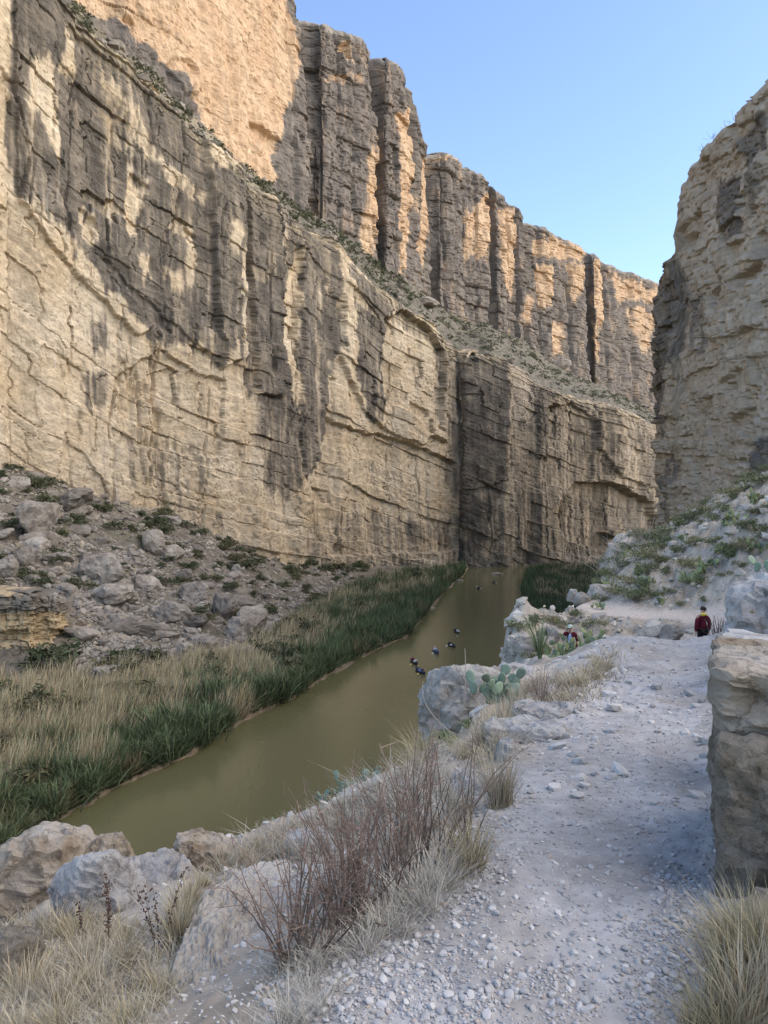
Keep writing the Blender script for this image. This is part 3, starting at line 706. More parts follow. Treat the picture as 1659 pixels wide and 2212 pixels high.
# rock ledge that stands out of the talus at the frame's edge
OUT = [(-260, 104, 1278, 1470), (0, 106, 1281, 1470), (70, 105.5, 1286, 1466), (84, 108, 1287, 1462), (126, 108.5, 1291, 1456), (136, 112, 1297, 1440), (150, 114, 1302, 1430), (150, 120, 1300, 1405), (158, 132, 1288, 1350)]
B4 = beds(25, 0.6, 1.9); B4f = beds(26, 0.25, 0.6)
def out_disp(U, Z, PX, PY, H, T):
    s = Z + .25 * fbm(U / 8, Z / 8, 401, 3)
    a, _ = strata(s, U, B4, .28, 402, .25, .10, 2.2, .45); b, _ = strata(s, U, B4f, .09, 403, .1, .06, 1.0, .08)
    rel = paint_polys(PX, PY, [(-0.9, [(-100, 1362), (150, 1360), (150, 1385), (-100, 1390)]), (-.5, [(60, 1330), (100, 1325), (105, 1365), (50, 1368)])], 404, 2, 3, 1, 1)
    return a + b + rel + .5 * fbm(U / 5, Z / 6, 405, 3) + .12 * fbm(U / .8, Z / .8, 406, 3)
def out_paint(U, Z, PX, PY, H, T):
    raw = paint_polys(PX, PY, [(.9, [(-260, 1278), (160, 1285), (160, 1325), (-260, 1325)]), (.5, [(-260, 1385), (70, 1385), (65, 1470), (-260, 1470)])], 407, 3, 5, 6, 2)
    s = sstep(.2, .85, raw + .3 * fbm(U / 1.0, Z / 6, 408, 4) + .25 * fbm(U / 3, Z / 3, 409, 3))
    return rock_cols(U, Z, s, (.46, .35, .20), (.37, .27, .155), (.205, .175, .135), (.15, .128, .10), 410) * (1 + .16 * fbm(s * 0 + Z / .5, U / 30, 411, 3))[..., None]
oc = cliff('rock_outcrop', OUT, 150, 110, out_paint, out_disp, cap=5.0, capz=0.5, ncap=4, brow=0.12)

# ================================================================== the near hillside with the trail
CTRL = []
def ctl(px, pts):
    for d, py in pts: CTRL.append((px, d, (py - CY) / F))
def cth(px, pts):
    for d, h in pts: CTRL.append((px, d, h / d))
for q in (-450, -200): ctl(q, [(1.2, 3300), (2.6, 2290), (4.3, 2030), (5.0, 1965)]); cth(q, [(6.3, 5), (10, 11), (17, 20), (26, 26.8), (60, 29)])
ctl(100, [(1.2, 3250), (2.6, 2250), (3.3, 2130), (4.3, 2010), (5.2, 1945)]); cth(100, [(6.5, 5), (10, 11), (17, 20), (26, 26.8), (60, 29)])
ctl(300, [(1.2, 3230), (2.5, 2250), (3.2, 2110), (4.2, 1990), (5.3, 1918)]); cth(300, [(6.5, 5), (10, 11), (17, 20), (26, 26.8), (60, 29)])
ctl(450, [(1.2, 3230), (2.5, 2215), (3.2, 2065), (4.2, 1940), (5.5, 1868), (6.2, 1855)]); cth(450, [(7.5, 5.5), (11, 11), (18, 20), (28, 26.8), (60, 29)])
ctl(590, [(1.2, 3230), (2.4, 2230), (3.0, 2060), (4.0, 1935), (5.2, 1850), (6.6, 1808)]); cth(590, [(8.2, 5.5), (12, 11), (20, 21), (30, 26.8), (60, 29)])
ctl(750, [(1.2, 3230), (2.3, 2230), (3.0, 2020), (4.0, 1882), (5.5, 1790), (7.2, 1728)]); cth(750, [(9, 4.8), (12, 9.5), (20, 20), (32, 26.8), (60, 29)])
ctl(900, [(1.2, 3230), (2.3, 2225), (3.2, 1950), (4.2, 1805), (5.5, 1715), (7.5, 1648)]); cth(900, [(9, 4.5), (12, 9.5), (20, 20), (35, 26.8), (60, 29)])
ctl(1010, [(1.2, 3230), (2.3, 2217), (3.3, 1905), (4.5, 1745), (6.2, 1640), (8, 1590)]); cth(1010, [(9.6, 3.0), (11.5, 5), (16, 10), (25, 19), (40, 26.8), (60, 29)])
ctl(1100, [(2.3, 2217), (3.3, 1890), (4.5, 1728), (6.2, 1610), (8, 1545), (10, 1512), (13, 1475)]); cth(1100, [(17, 4.9), (22, 5.9), (26.5, 6.2), (28, 5.8), (31, 4.75), (34, 5.4), (39, 10), (55, 24), (80, 29)])
ctl(1170, [(4.5, 1722), (6.5, 1590), (9, 1500), (13, 1462), (17, 1440)]); cth(1170, [(20, 5.4), (24, 5.3), (28, 5.4), (32, 5.0), (37, 5.4), (44, 11), (60, 24), (90, 29)])
ctl(1240, [(1.2, 3230), (2.3, 2217), (3.5, 1862), (5, 1672), (8, 1500), (11, 1434), (14, 1410)]); cth(1240, [(17, 3.9), (20, 4.6), (24, 5.0), (27, 5.7), (30, 5.55), (36, 5.3), (42, 5.5), (48, 7.5), (56, 12), (75, 24), (110, 29)])
for q in (1300, 1400, 1510): ctl(q, [(1.2, 3230), (2.3, 2217), (3.5, 1862), (5, 1677), (8, 1506), (11, 1430), (14, 1385)])
cth(1300, [(15.5, 3.05), (18, 4.1), (21, 4.9), (25, 5.3), (30, 5.45), (36, 5.25), (39, 5.2), (42, 5.0), (50, 4.6), (58, 4.05), (64, 5.2), (75, 11), (100, 22), (130, 29)])
cth(1400, [(15.5, 3.2), (18, 4.2), (21, 4.9), (25, 5.3), (30, 5.4), (34, 5.3), (36, 5.22), (38, 4.75), (43, 3.34), (50, 2.5), (57, 1.75), (66, 3.2), (80, 8), (110, 13), (190, 14)])
cth(1510, [(15.5, 3.2), (18, 4.2), (21, 4.8), (25, 5.2), (30, 5.2), (35, 5.1), (37, 4.5), (42, 2.5), (48, 1.0), (57, -.25), (66, 1.0), (80, 6), (110, 11), (190, 13)])
ctl(1560, [(2.3, 2205), (3.5, 1855), (5, 1668), (8, 1490), (11, 1410), (14, 1375)])
cth(1600, [(18, 3.2), (24, 4.4), (30, 4.6), (34, 4.2), (38, 2.8), (44, .4), (50, -1.0), (57, -1.8), (68, -.6), (85, 4), (110, 8), (190, 11)])
ctl(1680, [(1.2, 3200), (2.3, 2190), (3.5, 1830), (5, 1625), (8, 1400), (12, 1265)])
cth(1680, [(16, 1.0), (20, 1.7), (27, 3.2), (34, 3.2), (40, 1.0), (48, -1.8), (56, -3.1), (70, -2.5), (90, 2), (190, 8)])
ctl(1850, [(1.2, 3000), (2.3, 2120), (4, 1660), (8, 1280)]); cth(1850, [(14, -.8), (25, -1), (40, -4), (60, -8), (100, -8), (190, 0)])
ctl(2400, [(1.2, 2900), (2.3, 1700), (4, 1300), (8, 1060)]); cth(2400, [(20, -6), (40, -12), (80, -20), (190, -25)])
for q in (-450, -200, 100, 300, 450, 590, 750, 900, 1010, 1100): cth(q, [(110, 33), (190, 36)])
for q in (1170, 1240): cth(q, [(190, 30)])
CT = np.array(CTRL)
def _tp(px, d): return np.stack([np.asarray(px, float) / 230.0, np.log(np.asarray(d, float)) * 1.9], -1)
_A = _tp(CT[:, 0], CT[:, 1])
def _U(r2): return r2 * np.log(r2 + 1e-9) * 0.5
_n = len(_A)
_Km = _U(((_A[:, None] - _A[None]) ** 2).sum(-1)) + 0.004 * np.eye(_n)
_Pm = np.concatenate([np.ones((_n, 1)), _A], 1)
_M = np.block([[_Km, _Pm], [_Pm.T, np.zeros((3, 3))]])
_W = np.linalg.solve(_M, np.concatenate([CT[:, 2], np.zeros(3)]))
def near_t(px, d):
    q = _tp(px, d).reshape(-1, 2); out = np.empty(len(q))
    for i in range(0, len(q), 20000):
        b = q[i:i + 20000]
        r2 = ((b[:, None] - _A[None]) ** 2).sum(-1)
        out[i:i + 20000] = _U(r2) @ _W[:_n] + _W[_n] + b @ _W[_n + 1:]
    return out.reshape(np.shape(px))
TRAIL = np.array([((p - CX) / F * d, d, hw) for p, d, hw in [(1130, .9, .55), (1150, 2.0, .6), (1200, 2.8, .62), (1270, 3.6, .66), (1330, 5, .72), (1380, 8, .8), (1400, 11, 1.0), (1430, 14, 1.2), (1470, 18, 1.0), (1505, 23, .9), (1545, 29, .8), (1560, 33, .6), (1530, 35, .6), (1450, 36, .6), (1400, 36.4, .6), (1350, 37, .65), (1290, 39.5, .9), (1255, 42, .9)]])
def trail_dist(X, Y):
    best = np.full(X.shape, 1e9)
    for a, b in zip(TRAIL[:-1], TRAIL[1:]):
        v = b[:2] - a[:2]; L2 = (v ** 2).sum()
        t = np.clip(((X - a[0]) * v[0] + (Y - a[1]) * v[1]) / L2, 0, 1)
        dd = np.hypot(X - a[0] - t * v[0], Y - a[1] - t * v[1]) - (a[2] + (b[2] - a[2]) * t)
        best = np.minimum(best, dd)
    return best
def near_noise(X, Y):
    td = trail_dist(X, Y)
    off = sstep(-.1, .7, td / (1 + Y * .03))
    a = off * np.clip(.035 + .011 * Y, 0, .45)
    n = a * (fbm(X / 1.1, Y / 1.1, 501, 4) + np.where(Y > 12, .8 * np.abs(fbm(X / 3.5, Y / 3.5, 502, 4)), 0))
    n = n + 0.016 * fbm(X / .5, Y / .5, 503, 3) + .006 * fbm(X / .09, Y / .09, 504, 2) * (Y < 12)
    # bedrock treads across the trail further along
    st = sstep(6, 8, Y) * (Y < 16)
    k = (Y + .35 * fbm(X / .8, Y / 1.5, 505, 3)) / 1.15
    n = n + st * .07 * (sstep(.0, .18, k - np.floor(k)) - (k - np.floor(k))) + st * .035 * np.abs(fbm(X / .5, Y / .35, 506, 3))
    return n
def near_z(px, d):
    px = np.asarray(px, float); d = np.asarray(d, float)
    X = (px - CX) / F * d
    return EYE - near_t(px, d) * d + near_noise(X, d)
def near_at(px, d):
    return np.array([(px - CX) / F * d, d, float(near_z(np.array([px]), np.array([d]))[0])])
def near_xy(X, Y):
    return near_z(X / Y * F + CX, Y)
_hd = np.exp(np.linspace(math.log(1.6), math.log(80), 900))
def near_hit(px, py):
    z = near_z(np.full(900, px), _hd); los = EYE - (py - CY) / F * _hd
    h = np.nonzero(z >= los)[0]; j = h[0] if len(h) else 899
    return np.array([(px - CX) / F * _hd[j], _hd[j], z[j]])

def build_near():
    nu, nv = 470, 450
    px = np.concatenate([np.linspace(-450, -20, 40, endpoint=False), np.linspace(-20, 1680, 400, endpoint=False), np.linspace(1680, 2400, 30)])
    d = np.exp(np.linspace(math.log(0.95), math.log(190), nv))
    PX, D = np.meshgrid(px, d, indexing='ij')
    X = (PX - CX) / F * D
    T0 = near_t(PX, D)
    Z = np.maximum(EYE - T0 * D + near_noise(X, D), -2.4)
    td = trail_dist(X, D)
    p = 1 - sstep(-.25, .45, (td + .22 * fbm(X / .8, D / .8, 510, 4) * (1 + D * .02)) / (1 + D * .02))
    n = np.clip(.5 + .9 * fbm(X / 1.7, D / 1.7, 511, 4), 0, 1)[..., None]
    n2 = np.clip(.5 + .9 * fbm(X / .35, D / .35, 512, 4), 0, 1)[..., None]
    dirt = lerp(np.array([.27, .225, .17]), np.array([.37, .325, .265]), n) * (.85 + .3 * n2)
    path = lerp(np.array([.315, .30, .284]), np.array([.385, .374, .362]), n) * (.9 + .2 * n2)
    path = lerp(path, np.array([.285, .25, .21]), .5 * sstep(.1, .5, fbm(X / .9, D / 1.3, 513, 3))[..., None])
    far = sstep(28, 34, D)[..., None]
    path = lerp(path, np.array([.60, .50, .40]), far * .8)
    hill = lerp(np.array([.28, .24, .185]), np.array([.39, .345, .28]), n) * (.75 + .5 * n2)
    c = lerp(dirt, hill, sstep(14, 20, D)[..., None])
    grey = sstep(.05, .35, fbm(X / 2.2, D / 2.2, 514, 3))[..., None]
    c = lerp(c, np.array([.38, .36, .33]), grey * .4)
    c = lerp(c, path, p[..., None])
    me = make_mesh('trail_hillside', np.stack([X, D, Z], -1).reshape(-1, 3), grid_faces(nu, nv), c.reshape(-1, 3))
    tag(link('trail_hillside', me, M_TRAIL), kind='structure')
build_near()

# ================================================================== rocks
def ico(sub):
    import bmesh
    bm = bmesh.new(); bmesh.ops.create_icosphere(bm, subdivisions=sub, radius=1.0)
    V = np.array([v.co[:] for v in bm.verts]); Fc = np.array([[v.index for v in f.verts] for f in bm.faces]); bm.free()
    return V, Fc
ICO = {k: ico(k) for k in (1, 2, 3, 4, 5)}
def noise3(V, sc, seed, oct=3):
    return (fbm(V[:, 0] * sc + 3.1 * V[:, 2] * sc, V[:, 1] * sc - 1.7 * V[:, 2] * sc, seed, oct) + fbm(V[:, 2] * sc + 5.3, V[:, 0] * sc - .9 * V[:, 1] * sc, seed + 5, oct)) * .6
def facet(W, r, k, amt, size):
    """fracture faces: every patch of the surface is pulled towards its own slightly tilted plane"""
    sd = W[r.integers(len(W), size=k)]
    c = W + .10 * size * np.stack([noise3(W, 3 / size, 5, 2), noise3(W, 3 / size, 6, 2), noise3(W, 3 / size, 7, 2)], -1)
    i = ((c[:, None] - sd[None]) ** 2).sum(-1).argmin(1)
    N = sd / (np.linalg.norm(sd, axis=1)[:, None] + 1e-9) + r.normal(size=sd.shape) * .30
    N /= np.linalg.norm(N, axis=1)[:, None]
    h = ((sd[i] * (1 + r.normal(size=(k, 1)) * .025)[i] - W) * N[i]).sum(-1)
    return W + N[i] * (np.clip(h, -.16 * size, .16 * size) * amt)[:, None]
def rock_shape(sub, seed, cuts=9, rough=.06, sharp=14.0, scale=(1, 1, 1), layers=0.0, boxy=False):
    r = np.random.default_rng(seed); V, Fc = ICO[sub]
    N = r.normal(size=(cuts, 3)); N /= np.linalg.norm(N, axis=1)[:, None]
    N = np.concatenate([N, [[0, 0, 1], [0, 0, -1]]])
    if boxy:
        B = np.array([[1, 0, 0], [-1, 0, 0], [0, 1, 0], [0, -1, 0]], float) + r.normal(size=(4, 3)) * .10
        N = np.concatenate([B / np.linalg.norm(B, axis=1)[:, None], N[-5:]])
    D = r.uniform(.55, .95, len(N))
    if boxy: D[:4] = r.uniform(.8, .9, 4); D[4:] = r.uniform(.85, 1.05, len(D) - 4)
    pass; D[-2] = r.uniform(.6, .9)
    q = V @ N.T
    k = np.where(q > 1e-3, D[None] / np.maximum(q, 1e-3), 9.0)
    k = np.concatenate([k, np.full((len(V), 1), 1.3 if boxy else 1.12)], 1)
    m = k.min(1); s = m - np.log(np.exp(-sharp * (k - m[:, None])).sum(1)) / sharp
    W = V * s[:, None] * np.array(scale)
    if sub >= 3:
        W = facet(W, r, int(26 * (sub - 2) ** 1.6), .62, max(scale))
        nn = noise3(W, 2.2 / max(scale), seed + 1, 4)
        W = W * (1 + rough * nn)[:, None]
        W = W * (1 + .35 * rough * noise3(W, 9 / max(scale), seed + 2, 3))[:, None]
        if layers > 0:
            zz = (W[:, 2] + .25 * W[:, 0] + .1 * noise3(W, 2.0, seed + 3)) * layers
            st = zz - np.floor(zz)
            W[:, :2] *= (1 + .05 * (sstep(.0, .3, st) - st))[:, None]
    return W, Fc
def rock_mesh(name, sub, seed, mat, smooth=False, **kw):
    V, Fc = rock_shape(sub, seed, **kw)
    me = make_mesh(name, V, Fc, smooth=smooth); me.materials.append(mat)
    return me

def place_px(px_l, px_r, py_t, py_b, base):
    """centre and half extents of a rock that fills a rectangle of the view at the depth of its base"""
    d = base[1]
    return (np.array([((px_l + px_r) / 2 - CX) / F * d, d, EYE - ((py_t + py_b) / 2 - CY) / F * d]), (px_r - px_l) / 2 / F * d, (py_b - py_t) / 2 / F * d)

# boulders of the far talus: (left, right, top, bottom, seed, tilt, label)
BIG = [
    (48, 103, 1060, 1165, 3, .2, 'big rounded streaked boulder high on the talus beside the cliff foot'),
    (100, 185, 1050, 1105, 5, -.5, 'long pale slab lying against the cliff foot above the rounded boulder'),
    (160, 250, 1180, 1262, 8, -.5, 'large dark grey wedge boulder sloping down the middle of the talus'),
    (286, 347, 1236, 1280, 11, .1, 'blocky grey boulder between the wedge boulder and the tilted layered one'),
    (392, 450, 1250, 1305, 13, -.4, 'tilted layered boulder with a brown broken underside'),
    (328, 400, 1290, 1345, 15, .5, 'boulder with a golden tan fractured face in the lower talus'),
    (455, 502, 1276, 1338, 17, .5, 'pale upright boulder leaning beside dark brush above the reeds'),
    (520, 564, 1295, 1378, 19, .1, 'tall pale boulder standing behind another at the edge of the reeds'),
    (492, 542, 1322, 1385, 21, -.1, 'flat faced grey boulder in front of the tall pale one by the reeds'),
    (412, 463, 1368, 1398, 23, .0, 'small box shaped boulder with a dark left end by the reeds'),
    (185, 258, 1430, 1490, 25, .1, 'pointed grey boulder half hidden in the tan reeds'),
    (480, 552, 1398, 1432, 27, -.4, 'low pale slab lying in the top of the dry reeds'),
    (180, 268, 1255, 1312, 29, -.6, 'long dark boulder below the wedge boulder with a brown end'),
    (252, 290, 1268, 1300, 31, .1, 'cube shaped pale boulder under the blocky grey one'),
    (258, 292, 1247, 1274, 33, .2, 'rounded grey boulder left of the blocky grey one'),
    (375, 420, 1225, 1258, 35, .0, 'grey boulder with a tan side above the tilted layered boulder'),
    (335, 392, 1168, 1210, 37, -.4, 'broad flat boulder among brush high on the talus'),
    (105, 142, 1186, 1214, 39, .1, 'squared brown boulder on the upper left of the talus'),
    (25, 72, 1165, 1230, 41, -.7, 'leaning brown slab on the left edge of the talus'),
    (50, 80, 1238, 1262, 43, .2, 'small tan boulder above the rock ledge'),
    (495, 522, 1212, 1250, 45, .1, 'isolated grey boulder among brush near the cliff foot'),
    (232, 270, 1322, 1358, 47, -.5, 'smooth grey boulder at the edge of the cobble run'),
    (300, 345, 1390, 1428, 49, .1, 'grey boulder just above the tan reeds near the low slab'),
    (376, 412, 1386, 1425, 51, .3, 'tan sided boulder beside the box shaped one'),
    (455, 482, 1330, 1350, 53, 0, 'small white boulder below the pale upright boulder'),
    (196, 232, 1030, 1062, 55, -.5, 'smooth grey slab in the scree below the left cliff'),
    (306, 352, 1130, 1195, 57, -.6, 'sloping grey slab against the cliff foot amid brush'),
    (0, 30, 1190, 1250, 59, -.4, 'brown boulder cut off by the frame on the talus'),
    (40, 62, 1150, 1180, 61, .1, 'grey boulder tucked under the big rounded one'),
]
for (l, r, t, b, sd, tilt, lab) in BIG:
    base, d = left_hit((l + r) / 2, b - 3)
    c, hw, hh = place_px(l, r, t, b, base)
    me = rock_mesh('boulder', 4, sd, M_BOULDER, cuts=8, rough=.07, sharp=22, scale=(hw * 1.18, max(hw, hh) * .95, hh * 1.25), layers=0.9)
    o = link('boulder', me, loc=(c[0], c[1] + hw * .5, c[2] - hh * .32), rot=(0, tilt * .6, RNG.uniform(-.4, .4)))
    tag(o, lab, 'boulder', 'large boulders on the far talus')
RV = [rock_mesh('rock', 3, 100 + k, M_BOULDER, cuts=9, rough=.06, sharp=22, scale=(1, RNG.uniform(.7, 1), RNG.uniform(.55, .85)), layers=.9) for k in range(9)]
n_r = 0
while n_r < 262:
    px = RNG.uniform(-20, 640); f = RNG.uniform(.5, .97)
    # thicker towards the lower, middle part of the talus
    if RNG.random() > (1.15 - abs(px - 300) / 600) * (1.3 - f) * 1.7: continue
    if px < 170 and f < .6: continue
    p = left_at(px, f); sz = min(3.0, .7 + RNG.pareto(2.0) * .6)
    o = link('rock', RV[n_r % 9], loc=(p[0], p[1], p[2] + sz * .12), rot=(RNG.uniform(-.35, .35), RNG.uniform(-.35, .35), RNG.uniform(0, 6.3)), scale=(sz * RNG.uniform(.9, 1.4), sz, sz * RNG.uniform(.8, 1.1)))
    zone = ('high on the far talus' if f > .82 else 'on the middle of the far talus slope' if f > .66 else 'low on the far talus above the reeds')
    zone += ' near the left frame edge' if px < 150 else ' below the pale face' if px < 330 else ' at its brushy right end' if px > 480 else ''
    tag(o, 'loose grey rock ' + zone, 'rock', 'loose rocks ' + zone)
    n_r += 1

def scatter_stones(name, pts, sizes, cols, mat, sub=1, nvar=24, flat=.7):
    Vs = []; Fs = []; Cs = []; off = 0
    var = [rock_shape(sub, 700 + k, cuts=6, sharp=18, scale=(1, .85, flat))[0] for k in range(nvar)]
    Fc = ICO[sub][1]
    for i in range(len(pts)):
        V = var[int(RNG.integers(nvar))]
        a = RNG.uniform(0, 6.3); ca, sa = math.cos(a), math.sin(a); tl = RNG.uniform(-.5, .5)
        s = sizes[i]; e = RNG.uniform(.8, 1.35)
        x = V[:, 0] * e; y = V[:, 1]; z = V[:, 2] + tl * x
        W = np.stack([(x * ca - y * sa) * s, (x * sa + y * ca) * s, z * s], -1) + pts[i]
        Vs.append(W); Fs.append(Fc + off); off += len(V)
        Cs.append(np.repeat(cols[i][None], len(V), 0))
    me = make_mesh(name, np.concatenate(Vs), np.concatenate(Fs), np.concatenate(Cs))
    return link(name, me, mat)
def rubble():
    n = 9500
    px = RNG.uniform(-40, 760, n); f = .5 + .48 * RNG.random(n) ** 1.3
    run = RNG.random(n) < .3       # a run of pale cobbles beside the ledge
    px = np.where(run, RNG.normal(225, 55, n), px); f = np.where(run, .5 + .26 * RNG.random(n), f)
    keep = ~((px < 160) & (f < .62)); px = px[keep]; f = f[keep]
    P_ = left_at(px, f); n = len(px)
    sz = np.clip(.24 + RNG.pareto(2.2, n) * .2, .2, 1.1)
    P_[:, 2] += sz * .15
    g = RNG.uniform(.75, 1.3, n)[:, None]
    col = np.array([.24, .21, .172]) * g + (RNG.random(n) < .2)[:, None] * np.array([.03, .012, -.01])
    tag(scatter_stones('rubble', P_, sz, col, M_RUBBLE), kind='stuff')
rubble()

# rocks standing in the far river
for (x, y, w_, lab) in [(963.5, 1271, 1.5, 'pale flat rock poking out of the river beside the cane bank'), (933, 1315, .9, 'small low rock awash near the left river bank'), (993, 1255, 1.6, 'pale rock at the tip of the far cane bank'), (1075, 1241, 2.6, 'low rock ledge at the foot of the dark far cliff in the water')]:
    d = EYE * F / (y - CY)
    o = link('river_rock', rock_mesh('river_rock', 3, int(x), M_BOULDER, cuts=8, sharp=18, scale=(w_, w_ * .7, w_ * .35)), loc=((x - CX) / F * d, d, .15))
    tag(o, lab, 'rock')

# ================================================================== foreground and hillside rocks
M_BIG = mat_rock('beige_limestone', (.33, .305, .265), (.42, .395, .355), (.20, .175, .14), 2.6, 1.0, .04, .05)
def near_rock(name, box, d, seed, mat, label, group=None, sub=4, cuts=8, rough=.08, sharp=14, deep=.8, layers=0, rot=(0, 0, 0), grow=1.14, smooth=False, drop=0.1, boxy=False):
    smooth = False
    l, r, t, b = box
    hw = (r - l) / 2 / F * d; hh = (b - t) / 2 / F * d
    c = P((l + r) / 2, (t + b) / 2, d)
    me = rock_mesh(name, sub, seed, mat, smooth=smooth, cuts=cuts, rough=rough, sharp=sharp, boxy=boxy, scale=(hw * grow, max(hw, hh) * deep * grow, hh * grow * 1.12), layers=layers)
    o = link(name, me, loc=(c[0], c[1] + hw * deep * .5, c[2] - hh * drop), rot=rot)
    tag(o, label, 'rock' if name == 'rock' else name.replace('_', ' '), group)
    return o
near_rock('boulder', (-70, 178, 1806, 2010), 5.1, 201, M_ROCKT, 'broad tan and grey boulder at the lower left over the river', sub=5, grow=1.25, cuts=10, sharp=20, rot=(.1, .12, .3))
near_rock('boulder', (175, 306, 1832, 1950), 5.3, 202, M_ROCKT, 'brown pitted boulder behind the pale rounded one at the lower left', sub=5, rot=(0, .5, 0), sharp=20)
near_rock('boulder', (123, 292, 1850, 2016), 4.4, 207, M_ROCKG, 'pale rounded grey boulder behind the brown seed stalks', sub=5, grow=1.25, cuts=11, sharp=16)
near_rock('boulder', (286, 405, 1852, 2015), 4.75, 204, M_ROCKG, 'blue grey wedge rock right of the pale rounded boulder', sub=5, grow=1.25, rot=(.1, -.5, .2), sharp=22)
near_rock('boulder', (362, 525, 1810, 1945), 5.4, 215, M_ROCKT, 'jagged tan grey rock with grass on its right shoulder, at the river edge', sub=5, rot=(0, .25, .3), sharp=24, rough=.12)
near_rock('rock', (340, 378, 1848, 1892), 4.9, 206, M_ROCKG, 'small angular grey rock perched on the blue grey wedge', sub=3)
near_rock('boulder', (622, 725, 1795, 1895), 5.2, 208, M_ROCKG, 'pale round rock half hidden behind the left side of the brown twig bush', sub=4)
near_rock('boulder', (985, 1058, 1665, 1765), 4.9, 209, M_ROCKG, 'blue grey rock showing through twigs left of the straw tuft', sub=4, sharp=20)
near_rock('boulder', (930, 1085, 1735, 1850), 4.4, 210, M_ROCKG, 'low pale rock in the grass under the straw tuft', sub=4, rot=(0, .3, 0))
near_rock('boulder', (940, 1180, 1430, 1650), 10.2, 231, M_BIG, 'huge cracked grey boulder above the river behind the prickly pear', sub=5, cuts=10, sharp=16, deep=.75, rough=.08, rot=(0, -.05, 0))
near_rock('boulder', (1070, 1190, 1432, 1520), 11.2, 212, M_ROCKG, 'smaller grey rock joined to the right of the huge cracked boulder', sub=4, rot=(0, .2, 0))
near_rock('ledge_stone', (1118, 1260, 1524, 1612), 7.0, 213, M_ROCKG, 'upper flat grey ledge stone at the left side of the trail', sub=5, layers=7, sharp=24, deep=.7, boxy=True)
near_rock('ledge_stone', (1062, 1236, 1566, 1672), 6.3, 214, M_ROCKG, 'lower flat grey ledge stone with a brown broken end, beside the trail', sub=5, layers=7, sharp=24, deep=.7, boxy=True)
near_rock('rock', (1078, 1132, 1600, 1690), 5.7, 216, M_ROCKG, 'upright pale rock between the straw tuft and the lower ledge stone', sub=4, sharp=20)
def block(l, r, t, b, d, depth, seed, mat, label, pw=.30, rough=.03, lay=0, tilt=0.0, slope=0.0):
    """a squared mass of rock: rounded box, pitted and bedded"""
    V, Fc = ICO[5]; rr = np.random.default_rng(seed)
    hx, hz = (r - l) / 2 / F * d, (b - t) / 2 / F * d
    W = np.sign(V) * np.abs(V / np.abs(V).max(1)[:, None]) ** (pw + .55) * np.array([hx, depth / 2, hz])
    W = facet(W, rr, 150, .6, max(hx, hz) * .6)
    n = V * 1.0
    W = W + n * (rough * (1.2 * noise3(W, 2.2, seed, 4) + .5 * np.abs(noise3(W, 9, seed + 1, 3)) + .30 * noise3(W, 26, seed + 2, 2)))[:, None]
    if lay:
        zz = (W[:, 2] + .18 * W[:, 0] + .02 * noise3(W, 3, seed + 3)) * lay; st = zz - np.floor(zz)
        W[:, :2] += n[:, :2] * (.030 * (sstep(0, .25, st) - st))[:, None]
    W[:, 0] += W[:, 2] * slope
    yaw = -math.atan((l - CX) / F); ca, sa = math.cos(yaw), math.sin(yaw)       # its long side runs along the trail
    W = np.stack([W[:, 0] * ca - W[:, 1] * sa, W[:, 0] * sa + W[:, 1] * ca, W[:, 2]], -1)
    c = P(l, (t + b) / 2, d) + np.array([ca * hx - sa * depth / 2, sa * hx + ca * depth / 2, 0])
    me = make_mesh('boulder', W, Fc); me.materials.append(mat)
    tag(link('boulder', me, loc=tuple(c), rot=(0, tilt, 0)), label, 'boulder')
block(1553, 1960, 1600, 2000, 3.08, 1.3, 217, M_ROCKB, 'brown rough textured block cut by the frame at the right of the trail', rough=.04)
block(1550, 1960, 1465, 1606, 3.2, 1.15, 218, M_ROCKT, 'smooth grey tan slab lying on top of the brown rough block', rough=.02, lay=7, slope=-.05, tilt=.06)
block(1566, 1960, 1412, 1500, 4.6, 1.0, 219, M_ROCKG, 'layered grey bed of rock above the smooth slab at the right', rough=.035, lay=5, tilt=.05)
near_rock('boulder', (1600, 1900, 1965, 2120), 2.75, 261, M_ROCKT, 'half buried tan rock at the foot of the brown rough block', sub=5, sharp=20, rough=.1)
near_rock('rock', (1520, 1570, 1935, 1985), 3.05, 262, M_ROCKG, 'small grey rock at the lower left corner of the brown block', sub=4, sharp=22)
near_rock('boulder', (1628, 1900, 1225, 1455), 8.0, 220, M_ROCKG, 'tall pale grey outcrop at the right edge behind the layered bed', sub=5, cuts=9, sharp=20, rough=.10, deep=.8, rot=(0, -.25, 0))
near_rock('rock', (1600, 1640, 1308, 1345), 8.2, 221, M_ROCKT, 'small tan block set in the face of the tall pale outcrop', sub=3)
near_rock('rock', (1596, 1622, 1340, 1362), 8.3, 222, M_ROCKG, 'small white block under the tan block of the outcrop', sub=3)
near_rock('rock', (-40, 62, 2015, 2170), 3.3, 223, M_ROCKB, 'dark rock in shadowy grass at the lower left corner', sub=4)
near_rock('rock', (1388, 1448, 1350, 1392), 16.8, 224, M_HILLROCK, 'grey wedge rock just beyond the crest of the trail', sub=4, sharp=22, rot=(0, -.3, 0))
near_rock('rock', (1430, 1475, 1352, 1392), 16.4, 225, M_HILLROCK, 'folded grey rock beside the wedge beyond the crest', sub=4, sharp=22)
near_rock('boulder', (1090, 1165, 1362, 1450), 27.0, 226, M_HILLROCK, 'rounded pale ledge rock above the river left of the cactus', sub=5, cuts=12, rough=.14)
near_rock('boulder', (1120, 1212, 1378, 1432), 26.2, 227, M_HILLROCK, 'long flat ledge rock below the hiker with the phone', sub=4, layers=3)
near_rock('boulder', (1100, 1150, 1342, 1385), 29.5, 228, M_HILLROCK, 'brushy top rock of the ledge left of the phone hiker', sub=4)
